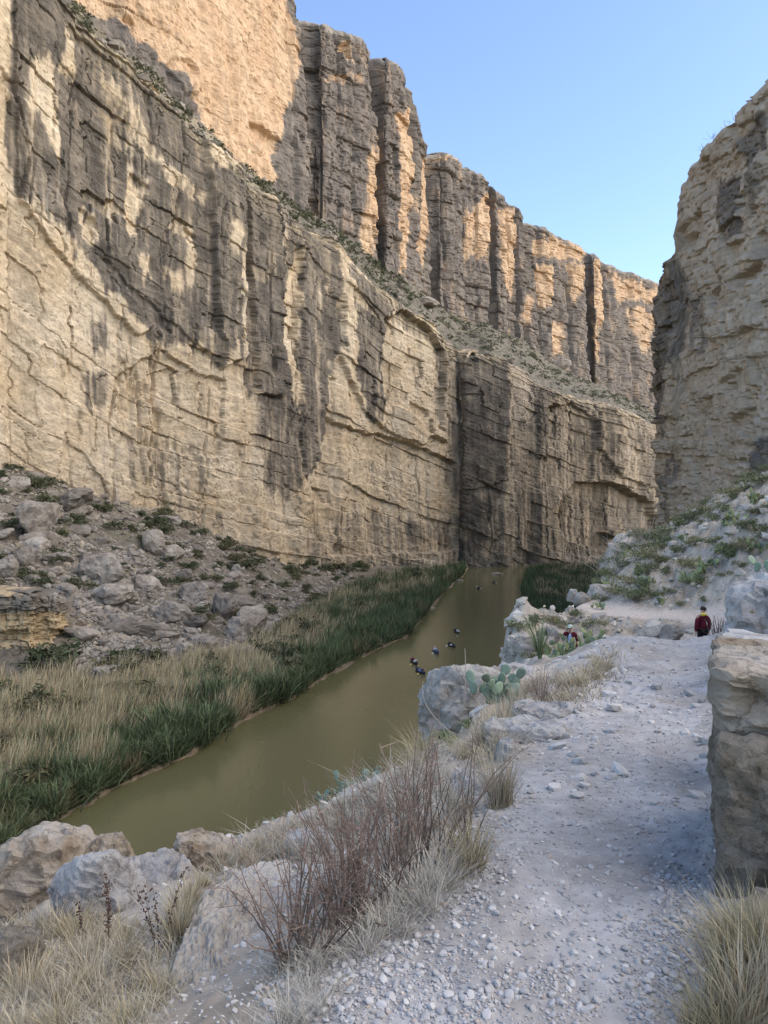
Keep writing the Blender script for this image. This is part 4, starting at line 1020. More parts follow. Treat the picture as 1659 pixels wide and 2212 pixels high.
near_rock('rock', (1160, 1195, 1352, 1385), 29.6, 229, M_HILLROCK, 'tilted white rock just left of the hiker with the phone', sub=3, rot=(0, -.5, 0))
near_rock('rock', (1182, 1212, 1352, 1392), 29.0, 230, M_HILLROCK, 'squared brown rock beside the arm of the phone hiker', sub=3)
near_rock('rock', (1226, 1248, 1272, 1300), 43.0, 232, M_HILLROCK, 'white rounded rock at the far bend of the trail', sub=3)
near_rock('rock', (1240, 1276, 1277, 1305), 42.0, 233, M_HILLROCK, 'pale grey rock right of the white one at the far bend', sub=3, rot=(0, -.3, 0))
near_rock('rock', (1278, 1330, 1262, 1312), 42.5, 234, M_HILLROCK, 'grey bedrock knob above the far bend of the trail', sub=4)
near_rock('rock', (1302, 1345, 1195, 1235), 58, 235, M_HILLROCK, 'tan rock on the skyline of the hillside above the cane', sub=4)
near_rock('rock', (1340, 1372, 1178, 1202), 58, 236, M_HILLROCK, 'pale rock on the hillside skyline among the shrubs', sub=3)
near_rock('boulder', (1528, 1585, 1082, 1135), 54, 237, M_HILLROCK, 'big squared boulder high on the shrubby hillside', sub=4, sharp=20)
near_rock('boulder', (1610, 1730, 1048, 1105), 52, 238, M_HILLROCK, 'tan overhanging boulder at the top right of the hillside', sub=4, sharp=20)
near_rock('rock', (1500, 1556, 1262, 1310), 38.5, 239, M_HILLROCK, 'weathered grey outcrop low on the hillside behind the man', sub=4, rough=.14)
near_rock('rock', (1530, 1570, 1225, 1270), 39.5, 240, M_HILLROCK, 'stacked grey rock above the weathered outcrop on the hillside', sub=4, rough=.14)
near_rock('stone', (1340, 1378, 2098, 2142), 2.62, 241, M_ROCKG, 'large pale triangular stone lying on the trail gravel', sub=3, sharp=30, cuts=6, deep=.7, drop=-.1)
near_rock('stone', (1378, 1402, 1568, 1592), 6.55, 242, M_ROCKT, 'small rust brown pointed stone on the trail', sub=2, sharp=25)
near_rock('stone', (1135, 1162, 1895, 1918), 3.36, 243, M_ROCKG, 'pale flat stone at the left of the trail gravel', sub=2, sharp=25)
near_rock('stone', (1205, 1232, 2004, 2028), 3.0, 244, M_ROCKG, 'white angular stone in the middle of the trail', sub=2, sharp=25)
near_rock('rock', (1520, 1580, 1470, 1510), 8.6, 245, M_ROCKG, 'broken pale rock at the right foot of the trail', sub=3, sharp=22)
near_rock('rock', (1460, 1540, 1540, 1585), 7.0, 246, M_ROCKG, 'low bluish bedrock lump on the right of the trail', sub=4, layers=9)
near_rock('rock', (1325, 1420, 1440, 1472), 9.9, 247, M_ROCKG, 'flat pale bedrock plate across the trail', sub=4, layers=8, drop=.3)
near_rock('rock', (1200, 1330, 1480, 1520), 8.6, 248, M_ROCKG, 'low bedrock rim along the left of the trail', sub=4, layers=8, drop=.2)
near_rock('rock', (1285, 1345, 1388, 1430), 13.6, 249, M_ROCKG, 'pale rock shoulder at the left of the trail crest', sub=4, rough=.12)

# the long tilted slab in the foreground: laminated flank, pale top
def build_slab():
    nu, nv = 150, 110
    # rows run down the slab, columns across: (px, py, d)
    Lf = [(578, 1868, 4.9), (500, 1890, 4.5), (440, 1935, 4.0), (392, 2010, 3.5), (355, 2110, 3.05), (330, 2230, 2.65), (310, 2330, 2.4)]
    Rt = [(660, 1880, 4.9), (640, 1915, 4.4), (610, 1985, 3.85), (600, 2060, 3.35), (600, 2140, 2.95), (600, 2235, 2.6), (600, 2330, 2.35)]
    lp = np.array([P(*q) for q in Lf]); rp = np.array([P(*q) for q in Rt])
    a = np.linspace(0, len(Lf) - 1, nu); b = np.linspace(0, 1, nv)
    ix = np.arange(len(Lf))
    lpi = np.stack([np.interp(a, ix, lp[:, k]) for k in range(3)], -1); rpi = np.stack([np.interp(a, ix, rp[:, k]) for k in range(3)], -1)
    G = lpi[:, None] * (1 - b[None, :, None]) + rpi[:, None] * b[None, :, None]
    A = a[:, None] + 0 * b[None]; B = b[None] + 0 * a[:, None]
    X, Y = G[..., 0], G[..., 1]
    lam = (B * 15 + 1.6 * fbm(A * 1.1, B * 3, 601, 4) + .8 * A); st = lam - np.floor(lam)
    h = .05 * np.sin(np.pi * np.clip(B, 0, 1)) + .011 * (sstep(0, .35, st) - st) * 1.7 * np.clip(.5 + fbm(A * 2, B * 4, 606, 3), 0, 1.3) * sstep(.9, 2.2, A) + .022 * fbm(A * 6, B * 9, 602, 5) + .012 * np.abs(fbm(A * 14, B * 22, 608, 3)) + .03 * fbm(A * 1.3, B * 2, 603, 3)
    h = h - .5 * np.clip(1 - B / .06, 0, 1) ** 2 - .12 * np.clip((B - .86) / .14, 0, 1) ** 2
    G[..., 2] += h
    G[..., 0] -= .05 * np.clip(1 - B / .06, 0, 1) * 0
    n = np.clip(.5 + .8 * fbm(A * 3, B * 5, 604, 4), 0, 1)[..., None]
    c = lerp(np.array([.26, .232, .19]), np.array([.37, .335, .285]), n)
    top = (1 - sstep(.6, 1.8, A + .4 * fbm(A * 2, B * 3, 605, 3)))[..., None]
    c = lerp(c, np.array([.36, .345, .325]), top)
    c = c * (1 + .22 * fbm(A * 9, B * 16, 607, 4))[..., None]
    me = make_mesh('rock_slab', G.reshape(-1, 3), grid_faces(nu, nv)[:, ::-1], c.reshape(-1, 3))
    tag(link('rock_slab', me, M_STONE), 'long tilted slab of laminated grey brown rock below the twig bush', 'rock slab')
build_slab()

# ------------------------------------------------------------------ gravel of the trail
def gravel():
    n = 78000
    px = RNG.uniform(430, 1580, n); d = np.exp(RNG.uniform(math.log(2.0), math.log(9.5), n))
    py = CY + near_t(px, d) * F
    yy = 2212 - py
    left = np.exp(-((px - (740 + .62 * yy)) / (150 - .1 * yy)) ** 2) * (yy < 520) * sstep(540, 330, yy)
    right = np.exp(-((px - (1440 + .06 * yy)) / 75) ** 2) * (yy < 330)
    midb = .55 * np.exp(-((px - 1150) / 240) ** 2) * (yy < 130)
    patch = np.clip(.55 + fbm(px / 90, py / 60, 620, 3), 0, 1.2)
    p = (left * 1.0 + right * .8 + midb) * patch + .10 * np.clip(.5 + fbm(px / 70, py / 40, 621, 3), 0, 1)
    p = p * (d / 2.4) ** 1.0 * 1.5
    keep = (RNG.random(n) < p * .8) & (px > 560 - .2 * yy)
    px, d = px[keep], d[keep]; n = len(px)
    z = near_z(px, d); X = (px - CX) / F * d
    sz = np.clip(.0042 + RNG.pareto(2.8, n) * .0044, .0038, .018)
    pts = np.stack([X, d, z + sz * .2], -1)
    g = RNG.uniform(.8, 1.15, n)[:, None]
    col = np.array([.355, .343, .328]) * g + (RNG.random(n) < .12)[:, None] * np.array([.03, -.02, -.05])
    big = np.argsort(-sz / d)[:240]
    m = np.ones(n, bool); m[big] = False
    PV = [rock_mesh('pebble', 2, 900 + k, M_PEB, cuts=7, sharp=22, scale=(1, RNG.uniform(.7, 1), RNG.uniform(.5, .8))) for k in range(10)]
    for k, i in enumerate(big):
        o = link('pebble', PV[k % 10], loc=tuple(pts[i]), rot=(RNG.uniform(-.4, .4), RNG.uniform(-.4, .4), RNG.uniform(0, 6.3)), scale=float(sz[i]) * 1.05)
        zn = 'at the bush side of the trail' if px[i] < 1000 else 'at the right edge of the trail' if px[i] > 1380 else 'in the middle of the trail'
        zn += ', near the bottom' if d[i] < 2.8 else ''
        tag(o, 'pale grey pebble in gravel ' + zn, 'pebble', 'pebbles ' + zn)
    print('gravel', n)
    tag(scatter_stones('gravel', pts[m], sz[m], col[m], M_STONE), kind='stuff')
M_PEB = mat_flat('pebble_grey', (.37, .357, .34), .9, .15, 30, .2, .16)
gravel()
def hill_stones():
    n = 5200
    px = RNG.uniform(1080, 1680, n); d = np.exp(RNG.uniform(math.log(17), math.log(62), n))
    X = (px - CX) / F * d; td = trail_dist(X, d)
    keep = (td > .25) & (RNG.random(n) < np.clip(.6 + fbm(X / 5, d / 5, 630, 3), .1, 1)); px, d, X = px[keep], d[keep], X[keep]; n = len(px)
    sz = np.clip(.05 + RNG.pareto(2.2, n) * .055, .045, .5)
    z = near_z(px, d) + sz * .2
    col = np.array([.46, .42, .36]) * RNG.uniform(.75, 1.25, n)[:, None] + (RNG.random(n) < .15)[:, None] * np.array([.05, .02, -.04])
    tag(scatter_stones('hillside_stones', np.stack([X, d, z], -1), sz, col, M_STONE), kind='stuff')
    # chips beside the near trail and on the lower left ground
    n = 6200
    px = RNG.uniform(300, 1680, n); d = np.exp(RNG.uniform(math.log(2.4), math.log(15), n)); X = (px - CX) / F * d
    sz = np.clip(.007 + RNG.pareto(2.4, n) * .008, .006, .06) * np.clip(d / 5, .8, 1.6); sz = np.minimum(sz, np.where(d < 4.2, .017, .1)); z = near_z(px, d) + sz * .15
    col = np.array([.44, .42, .39]) * RNG.uniform(.7, 1.2, n)[:, None]
    tag(scatter_stones('stone_chips', np.stack([X, d, z], -1), sz, col, M_STONE), kind='stuff')
hill_stones()

# ================================================================== plants
def blades(base, h, wd, lean, cb, ct, yaw=None, droop=0.0, segs=2):
    """flat tapering blades: base (n,3), height (n), width (n), lean (n,2) sideways travel of the tip, colours at foot and tip (n,3)"""
    n = len(base)
    if yaw is None: yaw = RNG.uniform(0, 6.3, n)
    sx, sy = np.cos(yaw) * wd / 2, np.sin(yaw) * wd / 2
    V = []; Cc = []
    dr = np.broadcast_to(np.asarray(droop, float), (n,))
    for k in range(segs):
        t = k / segs; tw = (1 - t * .55)
        c = base + np.stack([lean[:, 0] * t ** 1.7, lean[:, 1] * t ** 1.7, h * (t - dr * t * t)], -1)
        s = np.stack([sx * tw, sy * tw, np.zeros(n)], -1)
        V += [c - s, c + s]; col = cb + (ct - cb) * t; Cc += [col, col]
    V.append(base + np.stack([lean[:, 0], lean[:, 1], h * (1 - dr)], -1)); Cc.append(ct)
    m = 2 * segs + 1
    V = np.stack(V, 1).reshape(-1, 3); Cc = np.stack(Cc, 1).reshape(-1, 3)
    f = []
    for k in range(segs - 1): f += [[2 * k, 2 * k + 1, 2 * k + 3], [2 * k, 2 * k + 3, 2 * k + 2]]
    f.append([2 * segs - 2, 2 * segs - 1, 2 * segs])
    Fc = (np.arange(n) * m)[:, None, None] + np.array(f)[None]
    return V, Fc.reshape(-1, 3), Cc
def cat(*parts):
    Vs, Fs, Cs, o = [], [], [], 0
    for V, Fc, Cc in parts:
        Vs.append(V); Fs.append(Fc + o); Cs.append(Cc); o += len(V)
    return np.concatenate(Vs), np.concatenate(Fs), np.concatenate(Cs)
def jit(c, n, a=.2, hue=.06):
    return np.array(c)[None] * RNG.uniform(1 - a, 1 + a, (n, 1)) * RNG.uniform(1 - hue, 1 + hue, (n, 3))

# ---- cane and reeds of the far bank
def reeds():
    g = []; t = []
    n = 74000
    px = RNG.uniform(-60, 1004, n); f = .108 + .40 * RNG.random(n)
    d, z, _ = left_profile(px, f)
    keep = RNG.random(n) < np.clip((d / 150.0) ** -.3, .5, 1); px, f, d, z = px[keep], f[keep], d[keep], z[keep]; n = len(px)
    X = (px - CX) / F * d
    q = np.maximum(f - .108, 0) / .392
    clump = fbm(X / 5, d / 5, 640, 3); clump2 = fbm(X / 13, d / 13, 641, 3)
    # green cane by the water, straw behind it; the far end is all green but for a few pale patches
    strawy = sstep(.30, .52, q + .30 * clump + .28 * clump2 + .08)
    farm = sstep(640, 760, px)
    pale_patch = sstep(-.05, .2, fbm(X / 11, d / 22, 642, 3)) * sstep(.25, .5, q)
    strawy = strawy * (1 - farm) + farm * pale_patch * .9
    py = CY - (z - EYE) * F / d
    for cx, cy, rx, ry in [(640, 1385, 80, 32), (560, 1420, 60, 25), (710, 1290, 95, 20), (770, 1330, 50, 12), (840, 1280, 70, 9), (900, 1265, 40, 6)]:
        strawy = np.maximum(strawy, .95 * sstep(1.25, .7, ((px - cx) / rx) ** 2 + ((py - cy) / ry) ** 2 + .5 * clump))
    strawy = np.where((f > .47) & (px > 540), strawy * .6, strawy)
    tall = 2.7 + 1.0 * clump2 + 1.5 * clump
    isd = RNG.random(n) < strawy
    edge = np.clip(q / .08, .35, 1)
    h = np.where(isd, RNG.uniform(1.2, 3.6, n) * (1 + .4 * clump), tall * RNG.uniform(.6, 1.1, n)) * edge
    h = np.where((px > 640) & ~isd, h * 1.15, h)
    wd = np.where(isd, .10, .17) * (d / 90) ** .6 * RNG.uniform(.7, 1.3, n)
    la = RNG.normal(0, 1, (n, 2)) * np.where(isd, .5, .75)[:, None] + np.where(isd, .65, .1)[:, None] * np.array([.9, -.25])
    cb = np.where(isd[:, None], jit((.13, .105, .06), n), jit((.05, .062, .028), n))
    brown = (fbm(X / 6, d / 6, 643, 3) > .22)[:, None] & (RNG.random(n) < .75)[:, None]
    gt = np.where(brown, jit((.19, .155, .08), n, .3), jit((.105, .138, .062), n, .38))
    ct = np.where(isd[:, None], jit((.56, .46, .275), n, .5), gt)
    base = np.stack([X, d, z - .1], -1)
    V, Fc, Cc = blades(base[isd], h[isd], wd[isd], la[isd], cb[isd], ct[isd])
    tag(link('dry_reeds', make_mesh('dry_reeds', V, Fc, Cc), M_LEAF), kind='stuff')
    i = ~isd
    V, Fc, Cc = blades(base[i], h[i], wd[i], la[i], cb[i], ct[i], segs=2)
    tag(link('green_cane', make_mesh('green_cane', V, Fc, Cc), M_LEAF), kind='stuff')
    # this side of the river
    n = 9000
    Y = RNG.uniform(165, 322, n); ed = np.interp(Y, [95, 178, 230, 298, 330, 420], [27, 33.5, 42, 57, 75, 160])
    X = ed + .5 + RNG.random(n) * 36
    pal = sstep(-.15, .15, fbm(X / 9, Y / 16, 645, 3)) * (X > ed + 5)
    isd = RNG.random(n) < pal * .8
    h = np.where(isd, 2.4, 3.2) * RNG.uniform(.6, 1.2, n)
    la = RNG.normal(0, .7, (n, 2))
    V, Fc, Cc = blades(np.stack([X, Y, np.full(n, .5)], -1), h, .26 * RNG.uniform(.7, 1.3, n), la, np.where(isd[:, None], jit((.14, .115, .07), n), jit((.026, .042, .02), n)), np.where(isd[:, None], jit((.46, .37, .23), n, .4), jit((.085, .115, .05), n, .35)))
    tag(link('bank_reeds', make_mesh('bank_reeds', V, Fc, Cc), M_LEAF), kind='stuff')
reeds()

# ---- shrubs: leafy clumps on short twigs
def leaf_cloud(n, rad, c1, c2, size, seed, lumps=7, flat=.75):
    r = np.random.default_rng(seed)
    L = r.normal(size=(lumps, 3)) * np.array([.5, .5, .3]) * rad; L[:, 2] = np.abs(L[:, 2]) + .35 * rad
    k = r.integers(lumps, size=n)
    p = L[k] + r.normal(size=(n, 3)) * np.array([.24, .24, .2 * flat]) * rad
    p[:, 2] = np.abs(p[:, 2])
    a = r.normal(size=(n, 3)); a /= np.linalg.norm(a, axis=1)[:, None]
    b = np.cross(a, r.normal(size=(n, 3))); b /= np.linalg.norm(b, axis=1)[:, None]
    s = (size * r.uniform(.6, 1.4, n))[:, None]
    V = np.stack([p - a * s, p + b * s * .6, p + a * s], 1).reshape(-1, 3)
    Fc = np.arange(3 * n).reshape(n, 3)
    t = r.random((n, 1)) * .7 + .3 * r.random((lumps, 1))[k]
    col = np.repeat(np.array(c1) + (np.array(c2) - np.array(c1)) * t, 3, 0)
    return V, Fc, col
def twigs(n, h, rad, c, seed, w=.02):
    r = np.random.default_rng(seed)
    b = r.normal(size=(n, 3)) * np.array([.12, .12, 0]) * rad
    return blades(b, h * r.uniform(.5, 1, n), np.full(n, w), r.normal(size=(n, 2)) * rad * .5, jit(c, n), jit(c, n))
def shrub_mesh(name, seed, c1, c2, n=330, size=.16):
    return make_mesh(name, *cat(leaf_cloud(n, 1.0, c1, c2, size, seed), twigs(14, 1.0, 1.0, (.10, .08, .06), seed, .05)))
SH = [shrub_mesh('shrub', 1000 + k, [(.03, .038, .017), (.045, .05, .022), (.065, .06, .028), (.038, .045, .02)][k], [(.075, .088, .038), (.095, .098, .046), (.125, .115, .055), (.085, .098, .045)][k]) for k in range(4)]
for m_ in SH: m_.materials.append(M_LEAF)
k = 0
while k < 210:
    px = RNG.uniform(-10, 800)
    f = min(.985, .5 + .48 * (RNG.random() ** (.40 if px > 250 else .9)))
    if px < 165 and f < .62: continue
    if px < 420 and f < .62 and RNG.random() < .7: continue
    p = left_at(px, f)
    s = RNG.uniform(.9, 2.2) * (1.3 if f > .8 else 1)
    o = link('shrub', SH[int(RNG.integers(4))], loc=(p[0], p[1], p[2] - .1), rot=(0, 0, RNG.uniform(0, 6.3)), scale=(s * RNG.uniform(.9, 1.4), s, s * RNG.uniform(.7, 1.0)))
    zone = 'along the foot of the cliff' if f > .84 else 'halfway up the far talus' if f > .66 else 'low on the far talus near the reeds'
    zone += ' at the left' if px < 260 else ' at the right end' if px > 560 else ''
    tag(o, 'dark green desert shrub ' + zone, 'shrub', 'talus shrubs ' + zone)
    k += 1
for (px, py, s, v, lab) in [(95, 1440, 4.0, 0, 'broad dark bush at the foot of the rock ledge beside the reeds'), (258, 1425, 2.2, 0, 'dark bush behind the pointed boulder in the reeds'), (505, 1335, 2.4, 2, 'brown green brush between the two pale boulders'), (440, 1345, 2.6, 2, 'grey brown brush left of the box shaped boulder'), (160, 1372, 1.6, 1, 'small bush on the corner of the rock ledge')]:
    p, d = left_hit(px, py)
    o = link('shrub', SH[v], loc=(p[0], p[1] - .6, p[2] - .1), rot=(0, 0, px), scale=(s * 1.2, s, s * .75))
    tag(o, lab, 'shrub')
def cane_mesh(seed, n=230):
    r = np.random.default_rng(seed)
    bs = np.concatenate([r.normal(size=(n, 2)) * .55, np.zeros((n, 1))], 1)
    bs[:, 2] = r.uniform(0, 1.3, n) * (r.random(n) < .6)
    t = r.random((n, 1))
    V, Fc, Cc = blades(bs, r.uniform(.9, 2.2, n), r.uniform(.06, .15, n), bs[:, :2] * .5 + r.normal(size=(n, 2)) * .55, np.array((.05, .062, .028)) * (.7 + .6 * t), np.array((.12, .15, .068)) * (.6 + .8 * t), droop=np.clip(r.normal(.25, .2, n), 0, .8), segs=3)
    me = make_mesh('reed_tuft', V, Fc, Cc); me.materials.append(M_LEAF); return me
SHG = [cane_mesh(1050 + q) for q in range(3)]
k = 0
while k < 150:          # leafy clumps of cane that break the line of the bank
    px = RNG.uniform(-20, 990); f = .13 + .22 * RNG.random() ** 1.5 + (.12 if px > 640 else 0) * RNG.random()
    p = left_at(px, f); s = RNG.uniform(.9, 1.7) * (.62 if px < 330 else .8)
    o = link('reed_tuft', SHG[k % 3], loc=(p[0], p[1], p[2] - .1), rot=(0, 0, RNG.uniform(0, 6.3)), scale=(s * 1.1, s, s * RNG.uniform(.9, 1.3)))
    zn = 'on the near stretch of the bank' if px < 330 else 'on the middle stretch of the bank' if px < 660 else 'on the far stretch of the bank'
    tag(o, 'tall green cane tuft by the water ' + zn, 'reed tuft', 'cane tufts ' + zn); k += 1
k = 0
while k < 46:          # bushes standing in the cane belt
    px = RNG.uniform(-20, 900); f = RNG.uniform(.2, .52)
    p = left_at(px, f)
    if fbm(p[0] / 9, p[1] / 9, 655, 2) < -.05: continue
    s = RNG.uniform(1.6, 3.2)
    o = link('reed_bush', SH[[0, 1, 2, 2][int(RNG.integers(4))]], loc=(p[0], p[1], p[2] + .2), rot=(0, 0, RNG.uniform(0, 6.3)), scale=(s * 1.1, s, s * .95))
    zn = 'among the tan reeds by the talus' if f > .38 and px < 640 else 'in the green cane by the water' if f < .3 else 'in the far part of the reed belt' if px > 640 else 'in the middle of the reed belt'
    tag(o, 'dark bushy shrub standing ' + zn, 'bush', 'bushes ' + zn); k += 1
# scrub of the bench: far too many and small to tell apart
def scrub():
    px, dl, du, X, D, Z = BENCH
    n = 2800; parts = []
    i = RNG.integers(40, 600, n); j = RNG.integers(14, 46, n)
    w_ = fbm(X[i, j] / 14, D[i, j] / 14, 650, 3); keep = (w_ + RNG.random(n) * .6 > .25) & ((px[i] > 560) | (RNG.random(n) < .25))
    base = leaf_cloud(46, 1.0, (.05, .055, .028), (.13, .13, .07), .34, 77, 4)
    Vs, Fs, Cs, o = [], [], [], 0
    for a, b in zip(i[keep], j[keep]):
        s = RNG.uniform(.6, 1.9); t = RNG.uniform(.7, 1.3); an = RNG.uniform(0, 6.3); ca, sa = math.cos(an), math.sin(an)
        V = base[0]; W = np.stack([V[:, 0] * ca - V[:, 1] * sa, V[:, 0] * sa + V[:, 1] * ca, V[:, 2] * .8], -1) * s + np.array([X[a, b], D[a, b], Z[a, b]])
        Vs.append(W); Fs.append(base[1] + o); Cs.append(base[2] * t); o += len(V)
    tag(link('desert_scrub', make_mesh('desert_scrub', np.concatenate(Vs), np.concatenate(Fs), np.concatenate(Cs)), M_LEAF), kind='stuff')
    # loose blocks lying on the bench
    n = 900
    i = RNG.integers(20, 600, n); j = RNG.integers(12, 46, n)
    sz = np.clip(.5 + RNG.pareto(2.2, n) * .5, .4, 2.6)
    pts = np.stack([X[i, j], D[i, j], Z[i, j] + sz * .2], -1)
    col = np.array([.19, .165, .13]) * RNG.uniform(.7, 1.35, n)[:, None]
    tag(scatter_stones('bench_rubble', pts, sz, col, M_RUBBLE), kind='stuff')
scrub()
for px, py, lab in [(1205, 790, 'long brown block lying on the bench under the columns'), (915, 620, 'round topped block at the foot of the tall columns')]:
    i = int(np.argmin(np.abs(BENCH[0] - px))); los = EYE - (py - CY) / F * BENCH[4][i]; jj = np.nonzero((BENCH[5][i] >= los) & (np.arange(62) > 10))[0]; j = jj[0] if len(jj) else 30
    s = 6.0 if px > 1000 else 5.0
    o = link('boulder', rock_mesh('boulder', 3, px, M_BOULDER, cuts=8, sharp=20, scale=(s * 1.5, s, s * .7)), loc=(BENCH[3][i, j], BENCH[4][i, j], BENCH[5][i, j] + .5)); tag(o, lab, 'boulder')

# ---- hillside plants on this side
HS = [make_mesh('hill_shrub', *cat(leaf_cloud(420, 1.0, c1, c2, .11, 1100 + k, 8), twigs(20, 1.2, 1.0, (.20, .17, .12), 1100 + k, .035))) for k, (c1, c2) in enumerate([((.10, .115, .055), (.27, .275, .145)), ((.15, .145, .07), (.34, .31, .165)), ((.075, .092, .042), (.20, .22, .105))])]
for m_ in HS: m_.materials.append(M_LEAF)
def pad_shape(sub=2):
    V, Fc = ICO[sub]
    W = V * np.array([.5, .085, .6]); W[:, 0] *= (1 + .25 * W[:, 2]); W[:, 2] += .55
    return W, Fc
def hl(px, d):
    return 'yellow green shrub ' + ('on the rocky ground below the far trail' if d < 38 else 'near the skyline of the stony hillside' if d > 50 else 'midway up the stony hillside') + (', left part' if px < 1420 else ', right part')
def hill_plants():
    spots = [(1405, 1180, 1.5, 0), (1440, 1150, 1.7, 0), (1470, 1128, 1.7, 2), (1500, 1112, 1.5, 0), (1520, 1098, 1.4, 1), (1560, 1100, 1.3, 0), (1590, 1062, 1.6, 1), (1640, 1040, 1.6, 0), (1380, 1200, 1.4, 0), (1345, 1215, 1.3, 2), (1310, 1235, 1.2, 0), (1360, 1250, 1.2, 1), (1395, 1225, 1.2, 0),
             (1420, 1205, 1.0, 2), (1460, 1185, .9, 0), (1500, 1175, 1.0, 0), (1540, 1165, .8, 2), (1440, 1228, .8, 2), (1490, 1215, .8, 1), (1330, 1275, 1.0, 1), (1375, 1290, 1.0, 0), (1415, 1282, .8, 0), (1445, 1275, .7, 0), (1300, 1290, .9, 2), (1575, 1180, .9, 1), (1610, 1130, 1.1, 0), (1640, 1100, 1.1, 2), (1600, 1215, .7, 2), (1560, 1240, .6, 2),
             (1270, 1345, .8, 0), (1300, 1340, .7, 1), (1240, 1325, .8, 2), (1215, 1345, .8, 0), (1190, 1335, .8, 1), (1150, 1345, 1.0, 2), (1120, 1352, .9, 0), (1170, 1365, .6, 2), (1110, 1395, .6, 2), (1145, 1410, .5, 2), (1470, 1300, .6, 0), (1520, 1290, .5, 2)]
    for px, py, s, v in spots:
        p = near_hit(px, py + 10)
        o = link('hillside_shrub', HS[v], loc=(p[0], p[1], p[2] - .05), rot=(0, 0, RNG.uniform(0, 6.3)), scale=(s * .62, s * .62, s * .5))
        tag(o, hl(px, p[1]), 'shrub', 'hill shrubs: ' + hl(px, p[1]))
    pts = [(1490, 1250, 1.5), (1515, 1240, 1.3), (1545, 1225, 1.1), (1640, 1190, 1.6), (1590, 1125, 1.3), (1400, 1260, 1.1), (1350, 1200, 1.2), (1625, 1085, 1.3), (1475, 1165, 1.0), (1430, 1300, .9), (1320, 1265, 1.0), (1290, 1310, .9), (1560, 1190, .9), (1385, 1235, .9), (1570, 1140, .9)]
    k = 0
    while k < 70:
        px = RNG.uniform(1270, 1659); d = RNG.uniform(38, 57)
        X = (px - CX) / F * d
        if trail_dist(np.array([X]), np.array([d]))[0] < .6: continue
        p = near_at(px, d); s = RNG.uniform(.25, .8)
        o = link('hillside_shrub', HS[int(RNG.integers(3))], loc=(p[0], p[1], p[2] - .03), rot=(0, 0, RNG.uniform(0, 6.3)), scale=s)
        tag(o, hl(px, p[1]), 'shrub', 'hill shrubs: ' + hl(px, p[1])); k += 1
    return pts
HILL_PEARS = hill_plants()

# ---- prickly pears near the trail: every pad a part
M_PAD = mat_flat('cactus_pad', (.165, .225, .15), .6, .18, 14, .35, .2)
M_PADB = mat_flat('cactus_pad_bluish', (.145, .20, .145), .6, .18, 14, .35, .18)
M_PADY = mat_flat('cactus_pad_yellow', (.26, .285, .13), .6, .2, 14, .35, .25)
PADV, PADF = pad_shape(2)
def pad_me(mat, k):
    r = np.random.default_rng(1300 + k); W = PADV.copy(); W[:, 0] *= r.uniform(.8, 1.1); W[:, 2] *= r.uniform(.9, 1.15); W[:, 1] += .05 * np.sin(3 * W[:, 2])
    me = make_mesh('pad', W, PADF, smooth=True); me.materials.append(mat); return me
PADS = {m: [pad_me(m, k) for k in range(3)] for m in (M_PAD, M_PADB, M_PADY)}
def cactus(label, base, ps, n, width, height, mats, seed):
    """pads grow from pads: each new one stands on the rim of an older one"""
    r = np.random.default_rng(seed)
    root = empty('prickly_pear', tuple(base)); tag(root, label, 'cactus')
    placed = []
    nb = max(3, n // 2)
    while len(placed) < n:
        s = ps * r.uniform(.75, 1.12)
        if len(placed) < nb:
            x, y = r.uniform(-.5, .5) * width, r.uniform(-.3, .3) * width
            M = Matrix.Translation((x, y, -.1 * s + max(0, r.normal(.12, .2)) * height)) @ Matrix.Rotation(r.uniform(-.9, .9), 4, 'Z') @ Matrix.Rotation(r.normal(0, .3), 4, 'Y') @ Matrix.Rotation(r.normal(0, .25), 4, 'X')
        else:
            Mp, sp = placed[int(r.integers(len(placed)))]
            a = r.uniform(-1.0, 1.0)
            M = Mp @ Matrix.Translation((math.sin(a) * .5 * sp, 0, (.55 + math.cos(a) * .52) * sp)) @ Matrix.Rotation(a * .7, 4, 'Y') @ Matrix.Rotation(r.uniform(-1.1, 1.1), 4, 'Z') @ Matrix.Rotation(r.normal(0, .3), 4, 'X')
            if M.translation.z + s > height or abs(M.translation.x) > width * .62 or M.translation.z < -.05: 
                if r.random() < .9: continue
        placed.append((M, s))
        me = PADS[mats[int(r.integers(len(mats)))]][int(r.integers(3))]
        o = link('pad', me, parent=root); o.matrix_local = M @ Matrix.Diagonal((s, s, s, 1))
    return root
HP = [cactus('low prickly pear clump among stones on the trail hillside', (0, 0, 0), .27, 20, 1.0, .62, [M_PADY, M_PAD, M_PADY], 40 + k) for k in range(3)]
for k, (px, py, s_) in enumerate(HILL_PEARS):
    p = near_hit(px, py + 6)
    o = HP[k] if k < 3 else copy_tree(HP[k % 3])
    o.location = (p[0], p[1], p[2] - .03); o.rotation_euler = (0, 0, RNG.uniform(0, 6.3)); o.scale = (s_ * .8,) * 3
    o['group'] = 'prickly pears on the trail hillside'
b = near_at(1062, 8.4)
cactus('blue green prickly pear climbing in front of the huge cracked boulder', b + np.array([0, 0, -.02]), .125, 20, .42, .5, [M_PADB, M_PADB, M_PAD], 1)
b = near_at(1092, 8.9)
cactus('upper cluster of the blue green prickly pear near the boulder top', b + np.array([0, 0, .12]), .13, 14, .34, .42, [M_PADB, M_PAD], 2)
b = near_at(1235, 24.0)
cactus('large yellow green prickly pear in front of the hiker with the phone', b, .20, 110, 1.6, 1.25, [M_PADY, M_PADY, M_PAD], 3)
b = near_at(1275, 24.6)
cactus('green prickly pear right of the hiker with the phone', b + np.array([0, 0, .3]), .2, 50, .9, 1.2, [M_PAD, M_PADY], 4)
